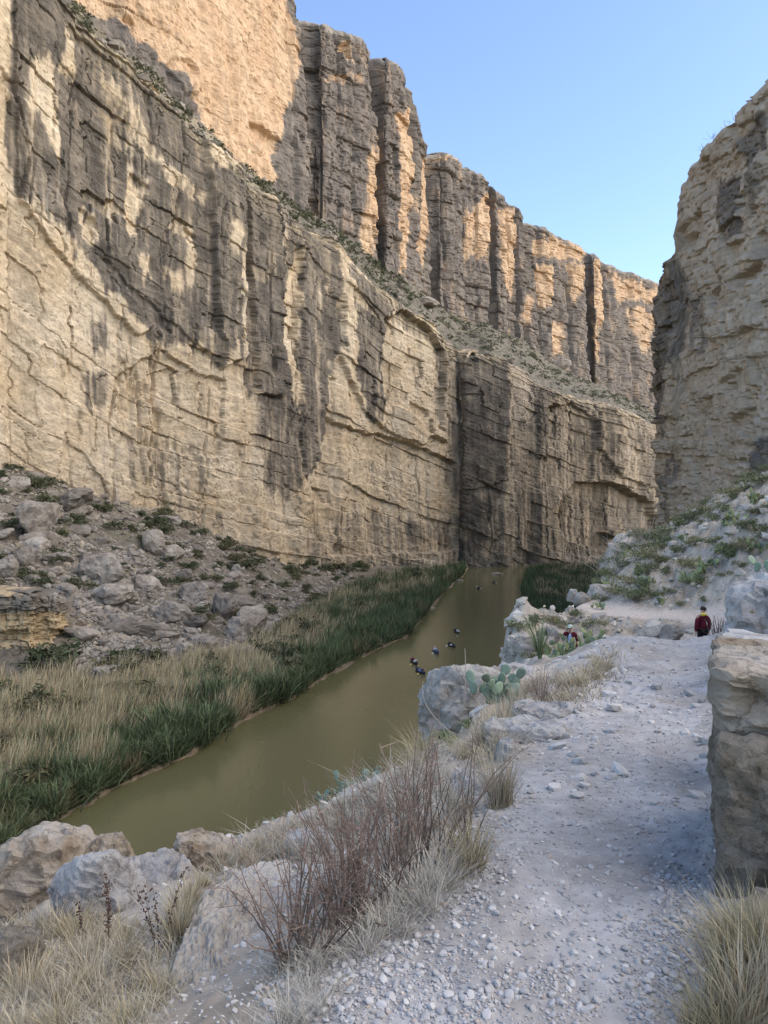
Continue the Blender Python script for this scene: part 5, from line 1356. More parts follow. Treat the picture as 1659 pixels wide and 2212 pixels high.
for px, d_, py, n_, wd, hh, ms, sd, lab in [(612, 6.9, 1800, 12, .28, .34, [M_PAD], 5, 'small green prickly pear at the left end of the row above the river'), (665, 7.1, 1770, 22, .36, .3, [M_PAD, M_PADY], 6, 'pale green prickly pear in the middle of the row above the river'), (718, 7.3, 1745, 16, .3, .3, [M_PADB], 7, 'bluish prickly pear right of the pale one above the river'), (752, 7.4, 1728, 14, .3, .34, [M_PADB, M_PAD], 8, 'bluish prickly pear with two pale top pads above the river'), (790, 7.5, 1712, 12, .28, .24, [M_PADB], 9, 'low bluish prickly pear at the right end of the row')]:
    b = P(px, py - 22, d_)
    b[2] = min(b[2], float(near_z(np.array([px]), np.array([d_]))[0]) + .05)
    cactus(lab, b, .075, n_ + 10, wd, hh, ms, sd)
cactus('prickly pear beside the man in the maroon jacket', near_at(1448, 25.5), .24, 14, .7, .75, [M_PAD], 10)
cactus('small prickly pear right of the legs of the man', near_at(1542, 24.5), .22, 9, .6, .5, [M_PADY], 11)
cactus('lone prickly pear on top of the pale outcrop at the right edge', P(1640, 1240, 9.9), .12, 4, .25, .3, [M_PAD], 12)

# ---- dry grass
STRAW = ((.28, .23, .145), (.50, .43, .31)); GOLD = ((.23, .19, .10), (.46, .385, .245)); PALE = ((.30, .27, .22), (.52, .48, .40)); OLIVE = ((.15, .13, .07), (.42, .355, .22))
def tuft_mesh(seed, pal, n=170, spread=.16, lean=.45, w=.010, messy=.3):
    r = np.random.default_rng(seed)
    b = np.concatenate([r.normal(size=(n, 2)) * spread * .5, np.zeros((n, 1))], 1)
    out = b[:, :2] / (np.linalg.norm(b[:, :2], axis=1)[:, None] + .02)
    la = out * (lean * r.uniform(.1, 1.1, n))[:, None] + r.normal(size=(n, 2)) * messy * .5
    h = r.uniform(.45, 1.0, n)
    t = r.random((n, 1))
    cb = np.array(pal[0]) * (.7 + .5 * t); ct = np.array(pal[1]) * (.75 + .5 * r.random((n, 1)))
    V, Fc, Cc = blades(b, h, np.full(n, w) * r.uniform(.6, 1.3, n), la, cb, ct, droop=np.clip(r.normal(.1, .15, n), 0, .5), segs=3)
    me = make_mesh('grass_tuft', V, Fc, Cc); me.materials.append(M_LEAF); return me
TU = {'straw': [tuft_mesh(1400 + k, STRAW) for k in range(3)], 'gold': [tuft_mesh(1410 + k, GOLD, 190, .2, .5, .012, .4) for k in range(3)], 'pale': [tuft_mesh(1420 + k, PALE, 130, .22, .6, .009, .6) for k in range(3)], 'olive': [tuft_mesh(1430 + k, OLIVE, 210, .2, .6, .011, .4) for k in range(3)]}
def tuft(px, py, hpx, kind, label, group=None, wide=1.0, d=None, lean=0):
    p = near_hit(px, py) if d is None else P(px, py, d)
    s = hpx / F * p[1]
    o = link('grass_tuft', TU[kind][int(RNG.integers(3))], loc=(p[0], p[1], p[2] - .02), rot=(RNG.normal(0, .08), lean + RNG.normal(0, .08), RNG.uniform(0, 6.3)), scale=(s * wide, s * wide, s))
    tag(o, label, 'grass tuft', group); return o
tuft(1078, 1745, 190, 'straw', 'tall straw grass tuft beside the trail below the ledge stones', wide=.75)
tuft(1086, 1742, 150, 'straw', 'shorter straw grass leaning from the tall tuft towards the trail', wide=.9, lean=.25)
tuft(1020, 1880, 185, 'gold', 'golden grass tuft at the right end of the brown twig bush', wide=.8, lean=.15)
tuft(985, 1900, 150, 'straw', 'straw grass at the foot of the right part of the twig bush', wide=.9)
for px, py, h in [(900, 1960, 150), (940, 1935, 140), (860, 1990, 130), (830, 2030, 120), (790, 2060, 110), (930, 1980, 110), (960, 1925, 120), (880, 2020, 90)]:
    tuft(px, py, h, 'pale', 'pale dead grass at the gravel edge of the twig bush', 'pale grass along the twig bush', wide=1.2)
for px, py, h in [(780, 1800, 110), (840, 1755, 120), (880, 1722, 110), (930, 1695, 90), (960, 1720, 110), (820, 1840, 120), (900, 1790, 130), (720, 1820, 100), (760, 1880, 120), (850, 1880, 130), (680, 1840, 90), (950, 1790, 130), (990, 1760, 110), (880, 1850, 120), (700, 1930, 110), (800, 1720, 70), (860, 1690, 60), (650, 1860, 80), (910, 1660, 60)]:
    tuft(px, py, h, 'pale' if RNG.random() < .6 else 'straw', 'dry pale grass tuft behind and among the brown twigs', 'grass among the twig bush', wide=1.3)
for px, py, h in [(520, 1868, 100), (560, 1845, 110), (600, 1820, 90), (635, 1800, 80), (480, 1880, 110), (545, 1880, 90), (585, 1860, 90), (620, 1850, 90), (700, 1765, 60), (740, 1750, 60)]:
    tuft(px, py, h * .7, 'straw', 'dry straw grass tuft on the rim above the river', 'grass on the river rim', wide=1.2)
for k in range(56):
    px = RNG.uniform(-30, 420); py = RNG.uniform(2025, 2310)
    if px > 395 - (py - 2000) * .28: continue
    kd = ['gold', 'straw', 'pale', 'straw', 'olive'][int(RNG.integers(5))]; kw = dict(gold='golden', straw='straw coloured', pale='pale grey', olive='greenish')[kd] + ' grass tuft in the tangle ' + ('at the lower left corner' if px < 170 else 'left of the tilted slab')
    tuft(px, py, RNG.uniform(55, 125), kd, kw, kw, wide=RNG.uniform(.9, 1.4))
for px, py, h in [(400, 1985, 130), (395, 2010, 110), (380, 2035, 120), (415, 1950, 80), (440, 1915, 70)]:
    tuft(px, py, h, 'gold', 'golden grass tuft along the edge of the long tilted slab', 'grass beside the tilted slab', wide=.9)
for px, py, h in [(620, 2200, 110), (610, 2250, 130), (660, 2215, 110), (700, 2180, 90), (665, 2140, 80), (540, 2260, 100), (690, 2090, 70), (730, 2140, 60)]:
    tuft(px, py, h, 'pale', 'pale dead grass on the gravel at the bottom of the slab', 'pale grass at the bottom', wide=1.1)
for px, py, h in [(1560, 2180, 210), (1600, 2120, 230), (1640, 2100, 250), (1530, 2230, 180), (1610, 2230, 260), (1655, 2200, 260), (1570, 2260, 200), (1500, 2270, 150), (1680, 2140, 260), (1585, 2080, 170), (1545, 2130, 160), (1570, 2035, 110), (1610, 2040, 130), (1648, 2045, 140)]:
    tuft(px, py, h, 'olive' if RNG.random() < .75 else 'straw', 'green and straw grass clump below the brown boulder at the right', 'grass clump at the lower right', wide=.9, lean=-.2)
for px, py, h in [(1160, 1490, 45), (1190, 1485, 45), (1215, 1492, 45), (1250, 1482, 42), (1280, 1470, 45), (1305, 1450, 45), (1230, 1478, 40), (1140, 1500, 55), (1290, 1440, 35), (1205, 1470, 35), (1175, 1478, 38)]:
    tuft(px, py, h, 'gold' if px > 1230 else 'straw', 'golden dry grass tuft on the left of the trail below the big cactus', 'golden grass near the crest', wide=1.4)
for px, py, h in [(1090, 1590, 110), (1110, 1560, 90), (1060, 1600, 110), (1120, 1530, 80), (1040, 1620, 90), (1080, 1625, 90), (1000, 1640, 70)]:
    tuft(px, py, h, 'straw', 'straw grass tuft at the foot of the blue green prickly pear', 'grass at the prickly pear', wide=1.0)
for px, py, h in [(900, 1660, 80), (915, 1640, 90), (890, 1680, 70)]:
    tuft(px, py, h, 'olive', 'green grey grass under the strap leaved plant on the rim', 'grass under the strap plant', wide=1.3)

def litter():
    # fine dead grass lying and standing between the tufts
    Vp = []
    def patch(n, f, pal, hm, wd):
        px, py = f(n); b = np.array([near_hit(a, c) for a, c in zip(px, py)])
        b = np.repeat(b, 26, 0); m = len(b); b = b + np.concatenate([RNG.normal(size=(m, 2)) * .045 * (b[:, 1:2] / 3), np.zeros((m, 1))], 1)
        b[:, 2] = near_xy(b[:, 0], b[:, 1])
        h = hm * RNG.uniform(.3, 1.1, m) * (b[:, 1] / 3) ** .5
        t = RNG.random((m, 1))
        Vp.append(blades(b, h, np.full(m, wd) * (b[:, 1] / 3), RNG.normal(size=(m, 2)) * h[:, None] * 1.0, np.array(pal[0]) * (.7 + .5 * t), np.array(pal[1]) * (.7 + .5 * RNG.random((m, 1))), segs=2))
    def lowleft(n):
        py = RNG.uniform(1995, 2290, n); return RNG.uniform(-20, 1, n) + RNG.random(n) * (400 - (py - 2000) * .25), py
    patch(110, lowleft, STRAW, .08, .0034); patch(80, lowleft, PALE, .09, .003); patch(60, lowleft, OLIVE, .08, .004)
    def rim(n):
        t = RNG.random(n); return 480 + 460 * t, 1880 - 215 * t + RNG.uniform(-20, 60, n)
    patch(80, rim, PALE, .08, .003); patch(45, rim, STRAW, .09, .003)
    def bush(n):
        t = RNG.random(n); return 640 + 360 * t + RNG.normal(0, 22, n), 2090 - 230 * t + RNG.normal(0, 26, n)
    patch(190, bush, PALE, .09, .0028)
    def mid(n):
        t = RNG.random(n); return 1010 + 290 * t + RNG.normal(0, 14, n), 1640 - 190 * t + RNG.normal(0, 14, n)
    patch(120, mid, STRAW, .10, .003)
    tag(link('dry_grass', make_mesh('dry_grass', *cat(*Vp)), M_LEAF), kind='stuff')
litter()

# ---- strap-leaved plants, yucca, stalks
def strap_plant(label, p, n, L, wd, pal, droop, seed, up=.5):
    r = np.random.default_rng(seed)
    a = r.uniform(0, 6.3, n); ln = L * r.uniform(.6, 1.05, n)
    la = np.stack([np.cos(a), np.sin(a)], -1) * (ln * r.uniform(.4, .95, n))[:, None]
    b = np.stack([np.cos(a) * L * .06, np.sin(a) * L * .06, np.zeros(n)], -1)
    V, Fc, Cc = blades(b, ln * up * r.uniform(.7, 1.5, n), np.full(n, wd), la, np.array(pal[0]) * r.uniform(.8, 1.2, (n, 1)), np.array(pal[1]) * r.uniform(.8, 1.2, (n, 1)), yaw=a + 1.57, droop=droop, segs=6)
    me = make_mesh('strap_leaf_plant', V, Fc, Cc); me.materials.append(M_LEAF)
    return tag(link('strap_leaf_plant', me, loc=tuple(p)), label, 'plant')
strap_plant('green strap leaved plant with curved blades at the foot of the huge boulder', near_at(955, 7.2) + np.array([0, 0, .05]), 60, .30, .018, ((.10, .13, .05), (.17, .20, .085)), 1.0, 1, 1.1)
strap_plant('smaller dark strap leaved plant right of the green one', near_at(1010, 7.6) + np.array([0, 0, .04]), 36, .22, .016, ((.06, .085, .035), (.12, .15, .07)), .95, 2, 1.2)
strap_plant('grey dead strap leaves drooping below the green strap plant', near_at(948, 6.6) + np.array([0, 0, .07]), 48, .27, .014, ((.26, .25, .21), (.47, .46, .42)), 1.9, 3, .7)
strap_plant('spiky green yucca left of the golden grass near the crest', near_at(1166, 14.5), 50, .55, .03, ((.08, .11, .05), (.20, .235, .12)), .1, 4, 1.3)
strap_plant('bleached curled dead plant at the lower left edge of the picture', P(62, 2040, 3.6), 22, .14, .011, ((.50, .44, .30), (.58, .52, .38)), 1.2, 5, .5)

def tube(pts, r0, r1, k=4):
    pts = np.asarray(pts, float); n = len(pts); rr = np.linspace(r0, r1, n)
    t = np.gradient(pts, axis=0); t /= np.linalg.norm(t, axis=1)[:, None] + 1e-9
    ref = np.array([.3, .9, .1]); s = np.cross(t, ref); s /= np.linalg.norm(s, axis=1)[:, None] + 1e-9; q = np.cross(t, s)
    a = np.arange(k) / k * 2 * np.pi
    V = pts[:, None] + rr[:, None, None] * (np.cos(a)[None, :, None] * s[:, None] + np.sin(a)[None, :, None] * q[:, None])
    i = np.arange(n * k).reshape(n, k); j = np.roll(i, -1, 1)
    Fc = np.stack([i[:-1], j[:-1], j[1:], i[1:]], -1).reshape(-1, 4)
    return V.reshape(-1, 3), Fc
def stem_path(r, L, dirv, wig, n=7):
    p = [np.zeros(3)]; d = np.array(dirv, float)
    for k in range(n - 1):
        d = d + r.normal(0, wig, 3); d[2] = max(d[2], .1); d /= np.linalg.norm(d); p.append(p[-1] + d * L / (n - 1))
    return np.array(p)
def twig_bush(name, stems, label, col1, col2, seed, L, r0, fan=.35, thorns=16):
    r = np.random.default_rng(seed); parts = []
    o0 = np.mean([s for s in stems], axis=0)
    for b in stems:
        out = (np.array(b) - o0)[:2]; ll = L * r.uniform(.5, 1.1)
        dv = np.array([out[0] * fan * 2.2 + r.normal(0, fan * .5), out[1] * fan * 2.2 + r.normal(0, fan * .5), 1.0]); dv /= np.linalg.norm(dv)
        path = np.array(b) - o0 + stem_path(r, ll, dv, .10, 9)
        c = np.array(col1) * r.uniform(.7, 1.3); c2 = np.array(col2) * r.uniform(.7, 1.3)
        V, Fc = tube(path, r0 * r.uniform(.8, 1.2), r0 * .35, 4)
        parts.append((V, Fc, np.repeat(np.linspace(c, c2, 9), 4, 0)))
        for q in range(thorns):
            k = int(r.integers(2, 9)); a = r.normal(size=3); a[2] = abs(a[2]) * .6; a /= np.linalg.norm(a)
            tl = ll * r.uniform(.02, .05) if r.random() < .8 else ll * r.uniform(.1, .28)
            n = 3 if tl < ll * .06 else 5
            pp = path[k] * 1.0 + (path[k - 1] - path[k]) * r.random() + (stem_path(r, tl, a, .25, n))
            V, Fc = tube(pp, r0 * .42, r0 * .2, 3)
            parts.append((V, Fc, np.repeat(c2[None], len(V), 0)))
    me = make_mesh(name, *cat(*parts)); me.materials.append(M_LEAF)
    return tag(link(name, me, loc=tuple(o0)), label, 'bush')
def stems_in(pts, n, seed, jx=16, jy=14):
    r = np.random.default_rng(seed); out = []
    for k in range(n):
        px, py = pts[int(r.integers(len(pts)))]
        out.append(near_hit(px + r.normal(0, jx), py + r.normal(0, jy)))
    return out
DK1, DK2 = (.075, .06, .05), (.175, .12, .092)
twig_bush('twig_bush', stems_in([(660, 2070), (640, 2040), (690, 2050), (620, 2090)], 46, 1), 'left part of the leafless thorny brown bush, spreading over the slab', DK1, DK2, 1, .50, .0042, .75)
twig_bush('twig_bush', stems_in([(720, 2040), (760, 2010), (740, 1980), (790, 1990)], 60, 2), 'dense middle part of the leafless thorny brown bush beside the gravel', DK1, DK2, 2, .56, .0042, .4)
twig_bush('twig_bush', stems_in([(830, 1960), (870, 1920), (900, 1900), (850, 1900)], 46, 3), 'right middle part of the thorny brown bush by the pale grass', DK1, DK2, 3, .62, .0042, .35)
twig_bush('twig_bush', stems_in([(960, 1880), (1000, 1850), (930, 1850)], 24, 4), 'sparse tall twigs at the right end of the brown bush', DK1, DK2, 4, .66, .0040, .4)
twig_bush('twig_bush', stems_in([(800, 1860), (740, 1880), (880, 1800)], 30, 5), 'thin back twigs of the brown bush near the river rim', DK1, DK2, 5, .55, .0042, .4)
twig_bush('twig_bush', stems_in([(1165, 1530), (1180, 1525)], 30, 6, 8, 5), 'small leafless brown bush above the flat ledge stones', (.16, .125, .10), (.26, .20, .165), 6, .48, .006, .9, 8)
twig_bush('twig_bush', [P(1555 + RNG.normal(0, 9), 1392, 24.5) for k in range(40)], 'brown twiggy bush between the man and the pale outcrop', (.10, .075, .065), (.16, .115, .10), 7, .95, .012, .5, 8)
for px, py, sd, hL in [(1345, 1215, 21, 2.4), (1305, 1235, 22, 2.0), (1395, 1180, 23, 2.6), (1385, 1175, 24, 2.2), (1325, 1245, 25, 1.6)]:
    b = near_hit(px, py)
    twig_bush('dead_bush', [b + np.array([RNG.normal(0, .2), RNG.normal(0, .2), 0]) for k in range(8)], 'bare grey twigs on the skyline of the hillside above the cane', (.24, .2, .17), (.3, .26, .22), sd, hL, .022, 1.1, 5)['group'] = 'bare twigs on the hillside skyline'
for (px, py, d_) in [(1590, 262, 148), (1520, 322, 166), (1575, 278, 152), (1540, 300, 160)]:
    b = P(px, py, d_ + 3)
    twig_bush('rim_bush', [b + np.array([RNG.normal(0, .4), RNG.normal(0, .4), 0]) for k in range(12)], 'sparse dark bush on the rim of the near cliff against the sky', (.10, .09, .07), (.12, .12, .08), int(px), 1.8, .03, .6, 6)['group'] = 'bushes on the near cliff rim'
def seed_stalk(label, px, py, top, d_, seed, n=3):
    b = P(px, py, d_); r = np.random.default_rng(seed); parts = []
    L = (py - top) / F * d_
    for q in range(n):
        path = stem_path(r, L * r.uniform(.75, 1.0), (r.normal(0, .1), r.normal(0, .05), 1), .05, 10)
        V, Fc = tube(path, .0028, .0012, 4); parts.append((V, np.stack([Fc[:, [0, 1, 2]], Fc[:, [0, 2, 3]]], 1).reshape(-1, 3), np.repeat(np.array([[.11, .07, .05]]), len(V), 0)))
        iv, jf = ICO[1]
        for z in range(34):
            k = r.integers(5, 10); c = path[k - 1] + (path[k] - path[k - 1]) * r.random() + r.normal(0, .007, 3)
            parts.append((iv * r.uniform(.003, .006) + c, jf, np.repeat(np.array([[.075, .042, .03]]) * r.uniform(.7, 1.3), len(iv), 0)))
    me = make_mesh('seed_stalk', *cat(*parts)); me.materials.append(M_LEAF)
    tag(link('seed_stalk', me, loc=tuple(b)), label, 'dried plant')
seed_stalk('dark brown seed stalks standing against the pale rounded boulder', 232, 2090, 1862, 3.6, 1)
seed_stalk('taller dark brown seed stalks right of the pale rounded boulder', 345, 2120, 1870, 3.5, 2, 4)
seed_stalk('short faint brown seed stalk left of the pair on the boulder', 196, 2060, 1905, 3.7, 3, 1)
def thin_stalk(label, p0, p1, d_, bend, seed):
    a, b = P(*p0, d_), P(*p1, d_ * 1.01); t = np.linspace(0, 1, 10)[:, None]
    path = a + (b - a) * t + np.array([bend, 0, 0]) * (t * (1 - t))
    V, Fc = tube(path, .008 * d_ / 9, .004 * d_ / 9, 4)
    me = make_mesh('dry_stalk', V, Fc, np.repeat(np.array([[.30, .26, .21]]), len(V), 0)); me.materials.append(M_LEAF)
    tag(link('dry_stalk', me, ), label, 'dry stalk')
thin_stalk('slender dry stalk rising above the top of the huge boulder', (1002, 1530), (1004, 1400), 9.3, .06, 1)
thin_stalk('curved dry stalk left of the huge boulder over the river', (985, 1590), (914, 1470), 8.0, -.5, 2)
thin_stalk('thin dry stalk above the ledge on the river side', (1145, 1352), (1118, 1312), 30, 0, 3)
thin_stalk('short dry stalk left of the ledge beside the river', (1128, 1358), (1108, 1335), 30, 0, 4)
thin_stalk('pale straw stick lying across the grass at the lower left', (350, 2012), (500, 1892), 3.9, 0, 5)
thin_stalk('pale stick lying on top of the tilted slab', (460, 1893), (535, 1862), 4.6, 0, 6)

# ================================================================== people and canoes
def skin_obj(name, pts, edges, radii, sub=2):
    me = bpy.data.meshes.new(name); me.from_pydata([tuple(p) for p in pts], edges, []); me.update()
    o = bpy.data.objects.new(name, me); C.objects.link(o)
    md = o.modifiers.new('s', 'SKIN'); md.use_smooth_shade = True; md.branch_smoothing = .4
    for i, sv in enumerate(me.skin_vertices[0].data):
        r = radii[i]; sv.radius = r if hasattr(r, '__len__') else (r, r); sv.use_root = (i == 0)
    m2 = o.modifiers.new('d', 'SUBSURF'); m2.levels = sub; m2.render_levels = sub
    return o
def bake(objs):
    dg = bpy.context.evaluated_depsgraph_get(); dg.update(); out = []
    for o in objs:
        me = bpy.data.meshes.new_from_object(o.evaluated_get(dg)); me.name = o.name.split('.')[0]; out.append(me)
    for o in objs:
        old = o.data; bpy.data.objects.remove(o); bpy.data.meshes.remove(old)
    for me in out: me.shade_smooth()
    return out
def chain(dic, names):
    """names: list of strings 'a-b-c' of joints"""
    keys = []; E = []
    for s in names:
        q = s.split('-')
        for k in q:
            if k not in keys: keys.append(k)
        for a, b in zip(q[:-1], q[1:]): E.append((keys.index(a), keys.index(b)))
    return keys, E
SKIN = mat_flat('skin', (.42, .26, .19), .6, .05, 30, .3); HAIRD = mat_flat('hair_dark', (.03, .022, .018), .7); HAIRG = mat_flat('hair_grey', (.42, .40, .37), .7)
MAROON = mat_flat('maroon_cloth', (.105, .014, .026), .9, .2, 12, .1); BLACK = mat_flat('black_cloth', (.012, .012, .014), .9, .1, 20, .1); YELLOW = mat_flat('yellow_cloth', (.66, .52, .10), .9, .1, 20, .1)
PALEBLUE = mat_flat('pale_blue_shirt', (.36, .43, .58), .9, .1, 20, .1); CAPG = mat_flat('pale_green_cap', (.42, .50, .44), .8); EYEM = mat_flat('eye_dark', (.02, .016, .014), .3); NAVY = mat_flat('navy_cloth', (.02, .026, .06), .9); GREYC = mat_flat('grey_cloth', (.10, .10, .11), .9)
SHOE = mat_flat('shoe', (.05, .045, .04), .8); WHITEC = mat_flat('white_cloth', (.62, .62, .60), .9); PHONE = mat_flat('phone_black', (.01, .01, .012), .25)
PR = dict(pel=(.145, .105), wai=(.125, .092), che=(.15, .105), nb=(.075, .07), nk=.052, hd1=(.066, .074), hd2=(.076, .092), hd3=(.064, .082), sh=.066, el=.044, wr=.029, pm=(.034, .020), hip=.092, kn=.058, an=.038, toe=.036, noz=.013)
def hand(J, side, wr, dirv, flat):
    """palm, four unequal bent fingers and a thumb off the palm's side"""
    w_ = np.array(wr); d = np.array(dirv, float); d /= np.linalg.norm(d); f = np.array(flat, float); f = f - d * f.dot(d); f /= np.linalg.norm(f); n = np.cross(d, f)
    J['pm' + side] = w_ + d * .055; out = []
    for k, (o_, L) in enumerate([(-.027, .062), (-.009, .074), (.009, .07), (.026, .056)]):
        b = w_ + d * .09 + f * o_; J[f'f{k}a{side}'] = b; J[f'f{k}b{side}'] = b + d * L * .5 + n * .006; J[f'f{k}c{side}'] = b + d * L * .85 + n * .026
        out.append(f'pm{side}-f{k}a{side}-f{k}b{side}-f{k}c{side}')
    J['ta' + side] = w_ + d * .03 - f * .035; J['tb' + side] = w_ + d * .068 - f * .052 + n * .012
    out.append(f'pm{side}-ta{side}-tb{side}')
    return out
def body_mesh(J, hands=True):
    names = ['pel-wai-che-nb-nk-hd1-hd2-hd3', 'hd1-noz', 'nb-shL-elL-wrL-pmL', 'nb-shR-elR-wrR-pmR', 'pel-hipL-knL-anL-toeL', 'pel-hipR-knR-anR-toeR']
    names += J.pop('_hands', [])
    keys, E = chain(J, names)
    def rad(k):
        if k[0] == 'f' and k[1].isdigit(): return .0085
        if k[:2] in ('ta', 'tb'): return .010
        b = k[:-1] if k[-1] in 'LR' and k[:-1] in PR else k
        return PR[b]
    return skin_obj('body', [J[k] for k in keys], E, [rad(k) for k in keys])
def part_mesh(J, name, names, grow, over={}):
    keys, E = chain(J, names)
    R = []
    for k in keys:
        b = k[:-1] if k[-1] in 'LR' and k[:-1] in PR else k
        r = over.get(b, PR.get(b, .05)); R.append(tuple(x + grow for x in r) if hasattr(r, '__len__') else r + grow)
    return skin_obj(name, [J[k] for k in keys], E, R)
def ell(name, c, r, mat, parent, cut=None, sub=3, rot=None):
    V, Fc = ICO[sub]; W = V * np.array(r)
    if cut is not None: W[:, 2] = np.maximum(W[:, 2], cut * r[2])
    me = make_mesh(name, W, Fc, smooth=True); return link(name, me, mat, parent=parent, loc=tuple(c), rot=rot)

def standing(turn=0.0, nod=.0):
    J = dict(pel=(0, .01, .95), wai=(0, 0, 1.09), che=(0, .005, 1.28), nb=(0, .015, 1.44), nk=(0, -.0, 1.50), hipL=(.085, .01, .90), hipR=(-.085, .01, .90), knL=(.10, -.02, .49), knR=(-.095, -.03, .49), anL=(.105, .03, .09), anR=(-.10, .01, .09), toeL=(.125, -.13, .035), toeR=(-.115, -.15, .035),
             shL=(.18, .015, 1.40), shR=(-.18, .015, 1.40))
    h = np.array([0, 0, 1.50]); R = Matrix.Rotation(turn, 3, 'Z') @ Matrix.Rotation(nod, 3, 'X')
    for k, v in dict(hd1=(0, -.02, .075), hd2=(0, -.012, .145), hd3=(0, .0, .205), noz=(0, -.118, .105)).items(): J[k] = h + np.array(R @ Vector(v))
    J['_R'] = R; J['_h'] = h
    return J
def head_bits(J, root, hair, mat_hair, cap=None, mat_cap=None):
    R = J['_R']; h = J['_h']
    e = R.to_euler()
    def at(v): return tuple(h + np.array(R @ Vector(v)))
    for s in (-1, 1):
        ell('eye', at((s * .032, -.102, .135)), (.011, .008, .007), EYEM, root, sub=2, rot=e)
        ell('ear', at((s * .082, .0, .12)), (.012, .022, .033), SKIN, root, sub=2, rot=e)
    ell('mouth', at((0, -.098, .065)), (.024, .007, .006), mat_flat('lips', (.33, .15, .13), .6), root, sub=2, rot=e)
    if hair: ell('hair', at((0, .018, .165)), (.092, .104, .098), mat_hair, root, cut=-.55, rot=e)
    if cap:
        c = ell('cap', at((0, .0, .178)), (.098, .112, .078), mat_cap, root, cut=-.15, rot=e)
        b = ell('cap_brim', (0, -.115, -.006), (.072, .075, .012), mat_cap, c, sub=2)

# the man in the maroon jacket: seen from behind, looking down to his right
JM = standing(turn=-1.0, nod=.45)
JM.update(elL=(.25, .06, 1.13), wrL=(.225, -.02, .88), elR=(-.25, .05, 1.13), wrR=(-.24, -.04, .88))
JM['_hands'] = hand(JM, 'L', JM['wrL'], (-.05, -.1, -1), (0, 1, 0)) + hand(JM, 'R', JM['wrR'], (.05, -.1, -1), (0, -1, 0))
# the hiker on the phone: right hand at the ear
JW = standing(turn=-.25, nod=.08)
JW.update(elL=(.27, .03, 1.14), wrL=(.20, -.10, .93), elR=(-.30, -.07, 1.19), wrR=(-.145, -.085, 1.50))
JW['_hands'] = hand(JW, 'L', JW['wrL'], (-.1, -.4, -1), (0, 1, -.4)) + hand(JW, 'R', JW['wrR'], (.22, .15, 1), (.3, -1, 0))
# a paddler on a seat, both hands on the shaft; J coordinates from the canoe floor
JP = dict(pel=(0, .02, .36), wai=(0, .01, .50), che=(0, -.02, .69), nb=(0, -.03, .85), nk=(0, -.035, .91), hd1=(0, -.055, .985), hd2=(0, -.045, 1.055), hd3=(0, -.035, 1.115), noz=(0, -.15, 1.015), shL=(.17, -.03, .81), shR=(-.17, -.03, .81), elL=(.27, -.20, .66), wrL=(.10, -.38, .74), elR=(-.31, -.17, .60), wrR=(-.33, -.38, .50),
          hipL=(.09, 0, .33), hipR=(-.09, 0, .33), knL=(.13, -.42, .40), knR=(-.13, -.42, .40), anL=(.12, -.62, .10), anR=(-.12, -.62, .10), toeL=(.13, -.76, .08), toeR=(-.13, -.76, .08))
JP['_hands'] = hand(JP, 'L', JP['wrL'], (-.3, -.6, -.2), (0, .3, 1)) + hand(JP, 'R', JP['wrR'], (-.1, -.8, -.3), (0, .3, 1))
def clean(J): return {k: v for k, v in J.items() if k[0] != '_' or k == '_hands'}
JAC = ['pel-wai-che-nb', 'nb-shL-elL-wrL', 'nb-shR-elR-wrR']; TRO = ['pel-hipL-knL-anL', 'pel-hipR-knR-anR']
objs = [body_mesh(clean(JM)), part_mesh(JM, 'jacket', JAC, .026, dict(pel=(.165, .125), wai=(.15, .112), wr=.04)), part_mesh(JM, 'trousers', TRO, .016),
        body_mesh(clean(JW)), part_mesh(JW, 'jacket', JAC, .02, dict(pel=(.155, .11), wai=(.145, .10), wr=.036)), part_mesh(JW, 'trousers', TRO, .016),
        body_mesh(clean(JP)), part_mesh(JP, 'jacket', JAC, .024), part_mesh(JP, 'trousers', TRO, .016)]
BK = bake(objs)
gz = lambda px, d: near_at(px, d)
man = empty('person', tuple(gz(1517, 26.6)), math.radians(188)); man.scale = (1.04,) * 3
tag(man, 'person seen from behind in maroon jacket with yellow hood and dark cap, looking down', 'person')
link('body', BK[0], SKIN, man); link('jacket', BK[1], MAROON, man); link('trousers', BK[2], BLACK, man)
for s in (-1, 1): ell('shoe', (s * .11, -.05, .045), (.05, .13, .05), SHOE, man, cut=-.9)
ell('hood', (0, .065, 1.475), (.115, .085, .06), YELLOW, man)
head_bits(JM, man, True, HAIRD, True, mat_flat('dark_cap', (.016, .017, .024), .85))
wom = empty('person', tuple(gz(1232, 27.0)), math.radians(-22)); wom.scale = (.98,) * 3
tag(wom, 'person in pale cap and open maroon jacket over light blue shirt, phoning', 'person')
link('body', BK[3], SKIN, wom); link('jacket', BK[4], MAROON, wom); link('trousers', BK[5], GREYC, wom)
V, Fc = ICO[3]; W = V * np.array([.075, .045, .30]); ln_ = make_mesh('shirt_front', W, Fc, smooth=True); link('shirt_front', ln_, PALEBLUE, wom, loc=(0, -.098, 1.14), rot=(.05, 0, 0))
for s in (-1, 1): ell('jacket_lining', (s * .083, -.11, 1.14), (.016, .03, .28), NAVY, wom)
for s in (-1, 1): ell('shoe', (s * .11, -.05, .045), (.05, .13, .05), SHOE, wom, cut=-.9)
head_bits(JW, wom, True, HAIRG, True, CAPG)
def box_me(name, x, y, z, bev=.2):
    V, Fc = ICO[3]; W = np.sign(V) * np.abs(V) ** bev * np.array([x, y, z]) / 2; return make_mesh(name, W, Fc, smooth=True)
M_ = Matrix.Translation(wom.location) @ Matrix.Rotation(math.radians(-22), 4, 'Z')
ph = link('phone', box_me('phone', .012, .075, .15), PHONE, loc=M_ @ Vector((-.098, -.085, 1.575)), rot=(.2, .1, math.radians(-22))); tag(ph, 'dark phone held to the ear of the hiker in the pale green cap', 'phone')

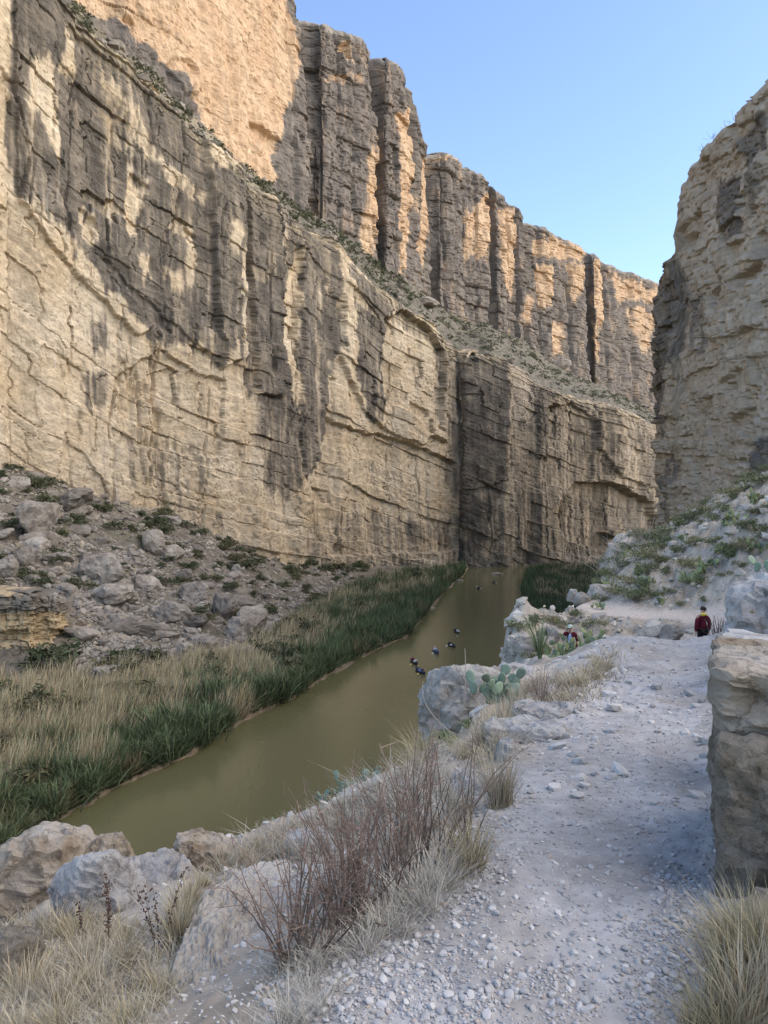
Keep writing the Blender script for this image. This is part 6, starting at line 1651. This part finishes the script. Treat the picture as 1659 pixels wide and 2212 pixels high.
# ---- canoes
def canoe_meshes():
    ns = 25; L = 4.2; t = np.linspace(-1, 1, ns); prof = np.linspace(-1, 1, 11)
    wv = .46 * np.clip(1 - np.abs(t) ** 2.6, 0, 1) ** .75 + .012; sheer = .38 + .22 * np.abs(t) ** 3; keel = .02 + .18 * np.abs(t) ** 7
    def shell(off):
        V = []
        for i in range(ns):
            for p in prof:
                x = np.sign(p) * abs(p) ** .55 * max(wv[i] - off, .004); zz = keel[i] + off + (sheer[i] - keel[i] - off) * abs(p) ** 3.2
                V.append((x, t[i] * (L / 2 - off), zz))
        return np.array(V)
    A, B = shell(0), shell(.022); f = grid_faces(ns, 11); n = len(A)
    side = []
    for i in range(ns - 1):
        for j, fl in ((0, 1), (10, 0)):
            a, b = i * 11 + j, (i + 1) * 11 + j; side.append([a, b, b + n, a + n] if fl else [b, a, a + n, b + n])
    hull = make_mesh('hull', np.concatenate([A, B]), np.concatenate([f[:, ::-1], f + n, np.array(side)]), smooth=True)
    parts = []
    for s in (-1, 1):
        parts.append(tube([(s * wv[i], t[i] * L / 2, sheer[i] + .006) for i in range(ns)], .018, .018, 5))
    o = 0; Vs, Fs = [], []
    for V, Fc in parts: Vs.append(V); Fs.append(Fc + o); o += len(V)
    gun = make_mesh('gunwale', np.concatenate(Vs), np.concatenate(Fs), smooth=True)
    return hull, gun, box_me('seat', .78, .24, .035), box_me('thwart', .90, .06, .03)
HULL, GUN, SEAT, THW = canoe_meshes()
M_HULL = {k: mat_flat('canoe_' + k, c, .45, .06, 3, .4) for k, c in dict(navy=(.012, .016, .035), black=(.012, .013, .015), green=(.015, .03, .022), blue=(.02, .032, .09)).items()}
M_ALU = mat_flat('gunwale_dark', (.05, .05, .052), .5); M_SEAT = mat_flat('seat_web', (.06, .05, .04), .8)
PADW = mat_flat('paddle_white', (.75, .75, .72), .5); PADYL = mat_flat('paddle_yellow', (.72, .62, .16), .5); SHAFT = mat_flat('paddle_shaft', (.05, .05, .05), .5); BLUEG = mat_flat('blue_gear', (.10, .17, .36), .8); WHITEG = mat_flat('white_gear', (.5, .5, .48), .8)
def canoe(px, py, yaw, hull, label, who, blade, plabel, gear=None, kayak=False):
    d = EYE * F / (py - CY); loc = Vector(((px - CX) / F * d, d, -.10)); rz = math.radians(yaw)
    c = empty('canoe', loc, rz); tag(c, label, 'canoe', None)
    link('hull', HULL, None, c); c.children[0].data.materials.append(M_HULL['navy']) if not HULL.materials else None
    c.scale = (.88,) * 3
    h = c.children[0]; h.material_slots[0].link = 'OBJECT'; h.material_slots[0].material = M_HULL[hull]
    link('gunwale', GUN, M_ALU, c)
    link('seat', SEAT, M_SEAT, c, (0, .95, .27)); link('seat', SEAT, M_SEAT, c, (0, -.85, .27)); link('thwart', THW, M_ALU, c, (0, .05, .37))
    M_ = Matrix.Translation(loc) @ Matrix.Rotation(rz, 4, 'Z') @ Matrix.Scale(.88, 4)
    for k, (y, jm, hat, lab, pl) in enumerate(who):
        p = empty('person', M_ @ Vector((0, y, .03)), rz); p.scale = (.9,) * 3; tag(p, lab, 'person')
        link('body', BK[6], SKIN, p)
        j = link('jacket', BK[7], MAROON, p); j.material_slots[0].link = 'OBJECT'; j.material_slots[0].material = jm
        link('trousers', BK[8], GREYC, p)
        ell('hair', (0, -.02, 1.065), (.09, .10, .09), HAIRD, p, cut=-.5, sub=2)
        if hat: 
            q = ell('hat', (0, -.04, 1.10), (.10, .115, .075), hat, p, cut=-.1, sub=2); ell('hat_brim', (0, -.02, -.01), (.16, .17, .012), hat, q, sub=2)
        if pl:
            hi = Vector((.12, -.42, .76)); lo = Vector((-.36, -.42, .47)); dv = (lo - hi).normalized()
            a = hi - dv * .12; b = lo + dv * (.62 if pl == 1 else .55)
            pr = empty('paddle', M_ @ Vector((0, y, .03)), rz); pr.scale = (.9,) * 3; tag(pr, plabel, 'paddle')
            link('shaft', make_mesh('shaft', *tube([a, (a + b) / 2, b], .016, .016, 6)), SHAFT, pr)
            V, Fc = ICO[2]; bl = make_mesh('blade', V * np.array([.03, .13, .30]), Fc, smooth=True)
            rotq = dv.to_track_quat('Z', 'Y').to_euler()
            link('blade', bl, blade, pr, tuple(b + dv * .18), rotq)
            if kayak: link('blade', bl, blade, pr, tuple(a - dv * .35), rotq); link('shaft_end', make_mesh('shaft_end', *tube([a, a - dv * .3], .016, .016, 6)), SHAFT, pr)
    if gear:
        g = link('dry_bag', box_me('dry_bag', .6, .75, .42, .45), gear[0], loc=M_ @ Vector((0, .08, .30)), rot=(0, 0, rz)); tag(g, gear[1], 'bag')
canoe(908, 1452, 20, 'navy', 'dark canoe with blue gear nearest the huge boulder', [(-.82, NAVY, None, 'paddler in dark clothes in the bow of the canoe nearest the boulder', 1), (.97, GREYC, YELLOW, 'paddler with a yellow hat at the stern of the nearest canoe', 0)], PADYL, 'yellow bladed paddle held out left of the nearest canoe', (BLUEG, 'blue gear bag in the middle of the nearest canoe'))
canoe(894.7, 1432, 14, 'black', 'dark canoe with a maroon and a white clad paddler', [(-.82, WHITEC, None, 'paddler in white in the bow of the canoe left of the nearest one', 1), (.97, MAROON, None, 'paddler in maroon at the stern of the canoe left of the nearest one', 0)], PADYL, 'yellow bladed paddle raised at the far left of the canoes', None)
canoe(941.4, 1409, 10, 'blue', 'blue canoe with a white clad paddler, third from the left', [(-.82, BLUEG, None, 'paddler in blue in the bow of the blue canoe', 2), (.97, WHITEC, WHITEC, 'paddler in white hat and shirt at the stern of the blue canoe', 0)], PADW, 'pale paddle dipping left of the blue canoe', None)
canoe(975.7, 1396, 16, 'black', 'dark canoe with a white bag trailing a faint wake', [(-.82, NAVY, None, 'dark clad paddler in the bow of the canoe with the white bag', 0), (.97, BLACK, None, 'dark clad paddler at the stern of the canoe with the white bag', 2)], PADW, 'pale paddle of the canoe with the white bag', (WHITEG, 'white bag in the canoe that trails a wake'))
canoe(986, 1366, 190, 'green', 'dark green canoe farthest of the near five', [(-.82, BLACK, None, 'dark clad paddler in the far end of the green canoe', 1), (.97, WHITEC, None, 'paddler in white in the green canoe', 0)], PADW, 'white paddle right of the green canoe', None)
canoe(1033.6, 1272, 180, 'navy', 'distant dark kayak with white paddle blades on both sides', [(.0, BLACK, None, 'dark clad paddler in the distant boat with two white blades', 1)], PADW, 'double bladed white paddle of the distant kayak', None, True)
canoe(1067, 1259, 170, 'black', 'most distant small dark boat near the far cliff', [(.0, NAVY, WHITEC, 'paddler with a white hat in the most distant boat', 2)], PADW, 'pale paddle of the most distant boat', None)
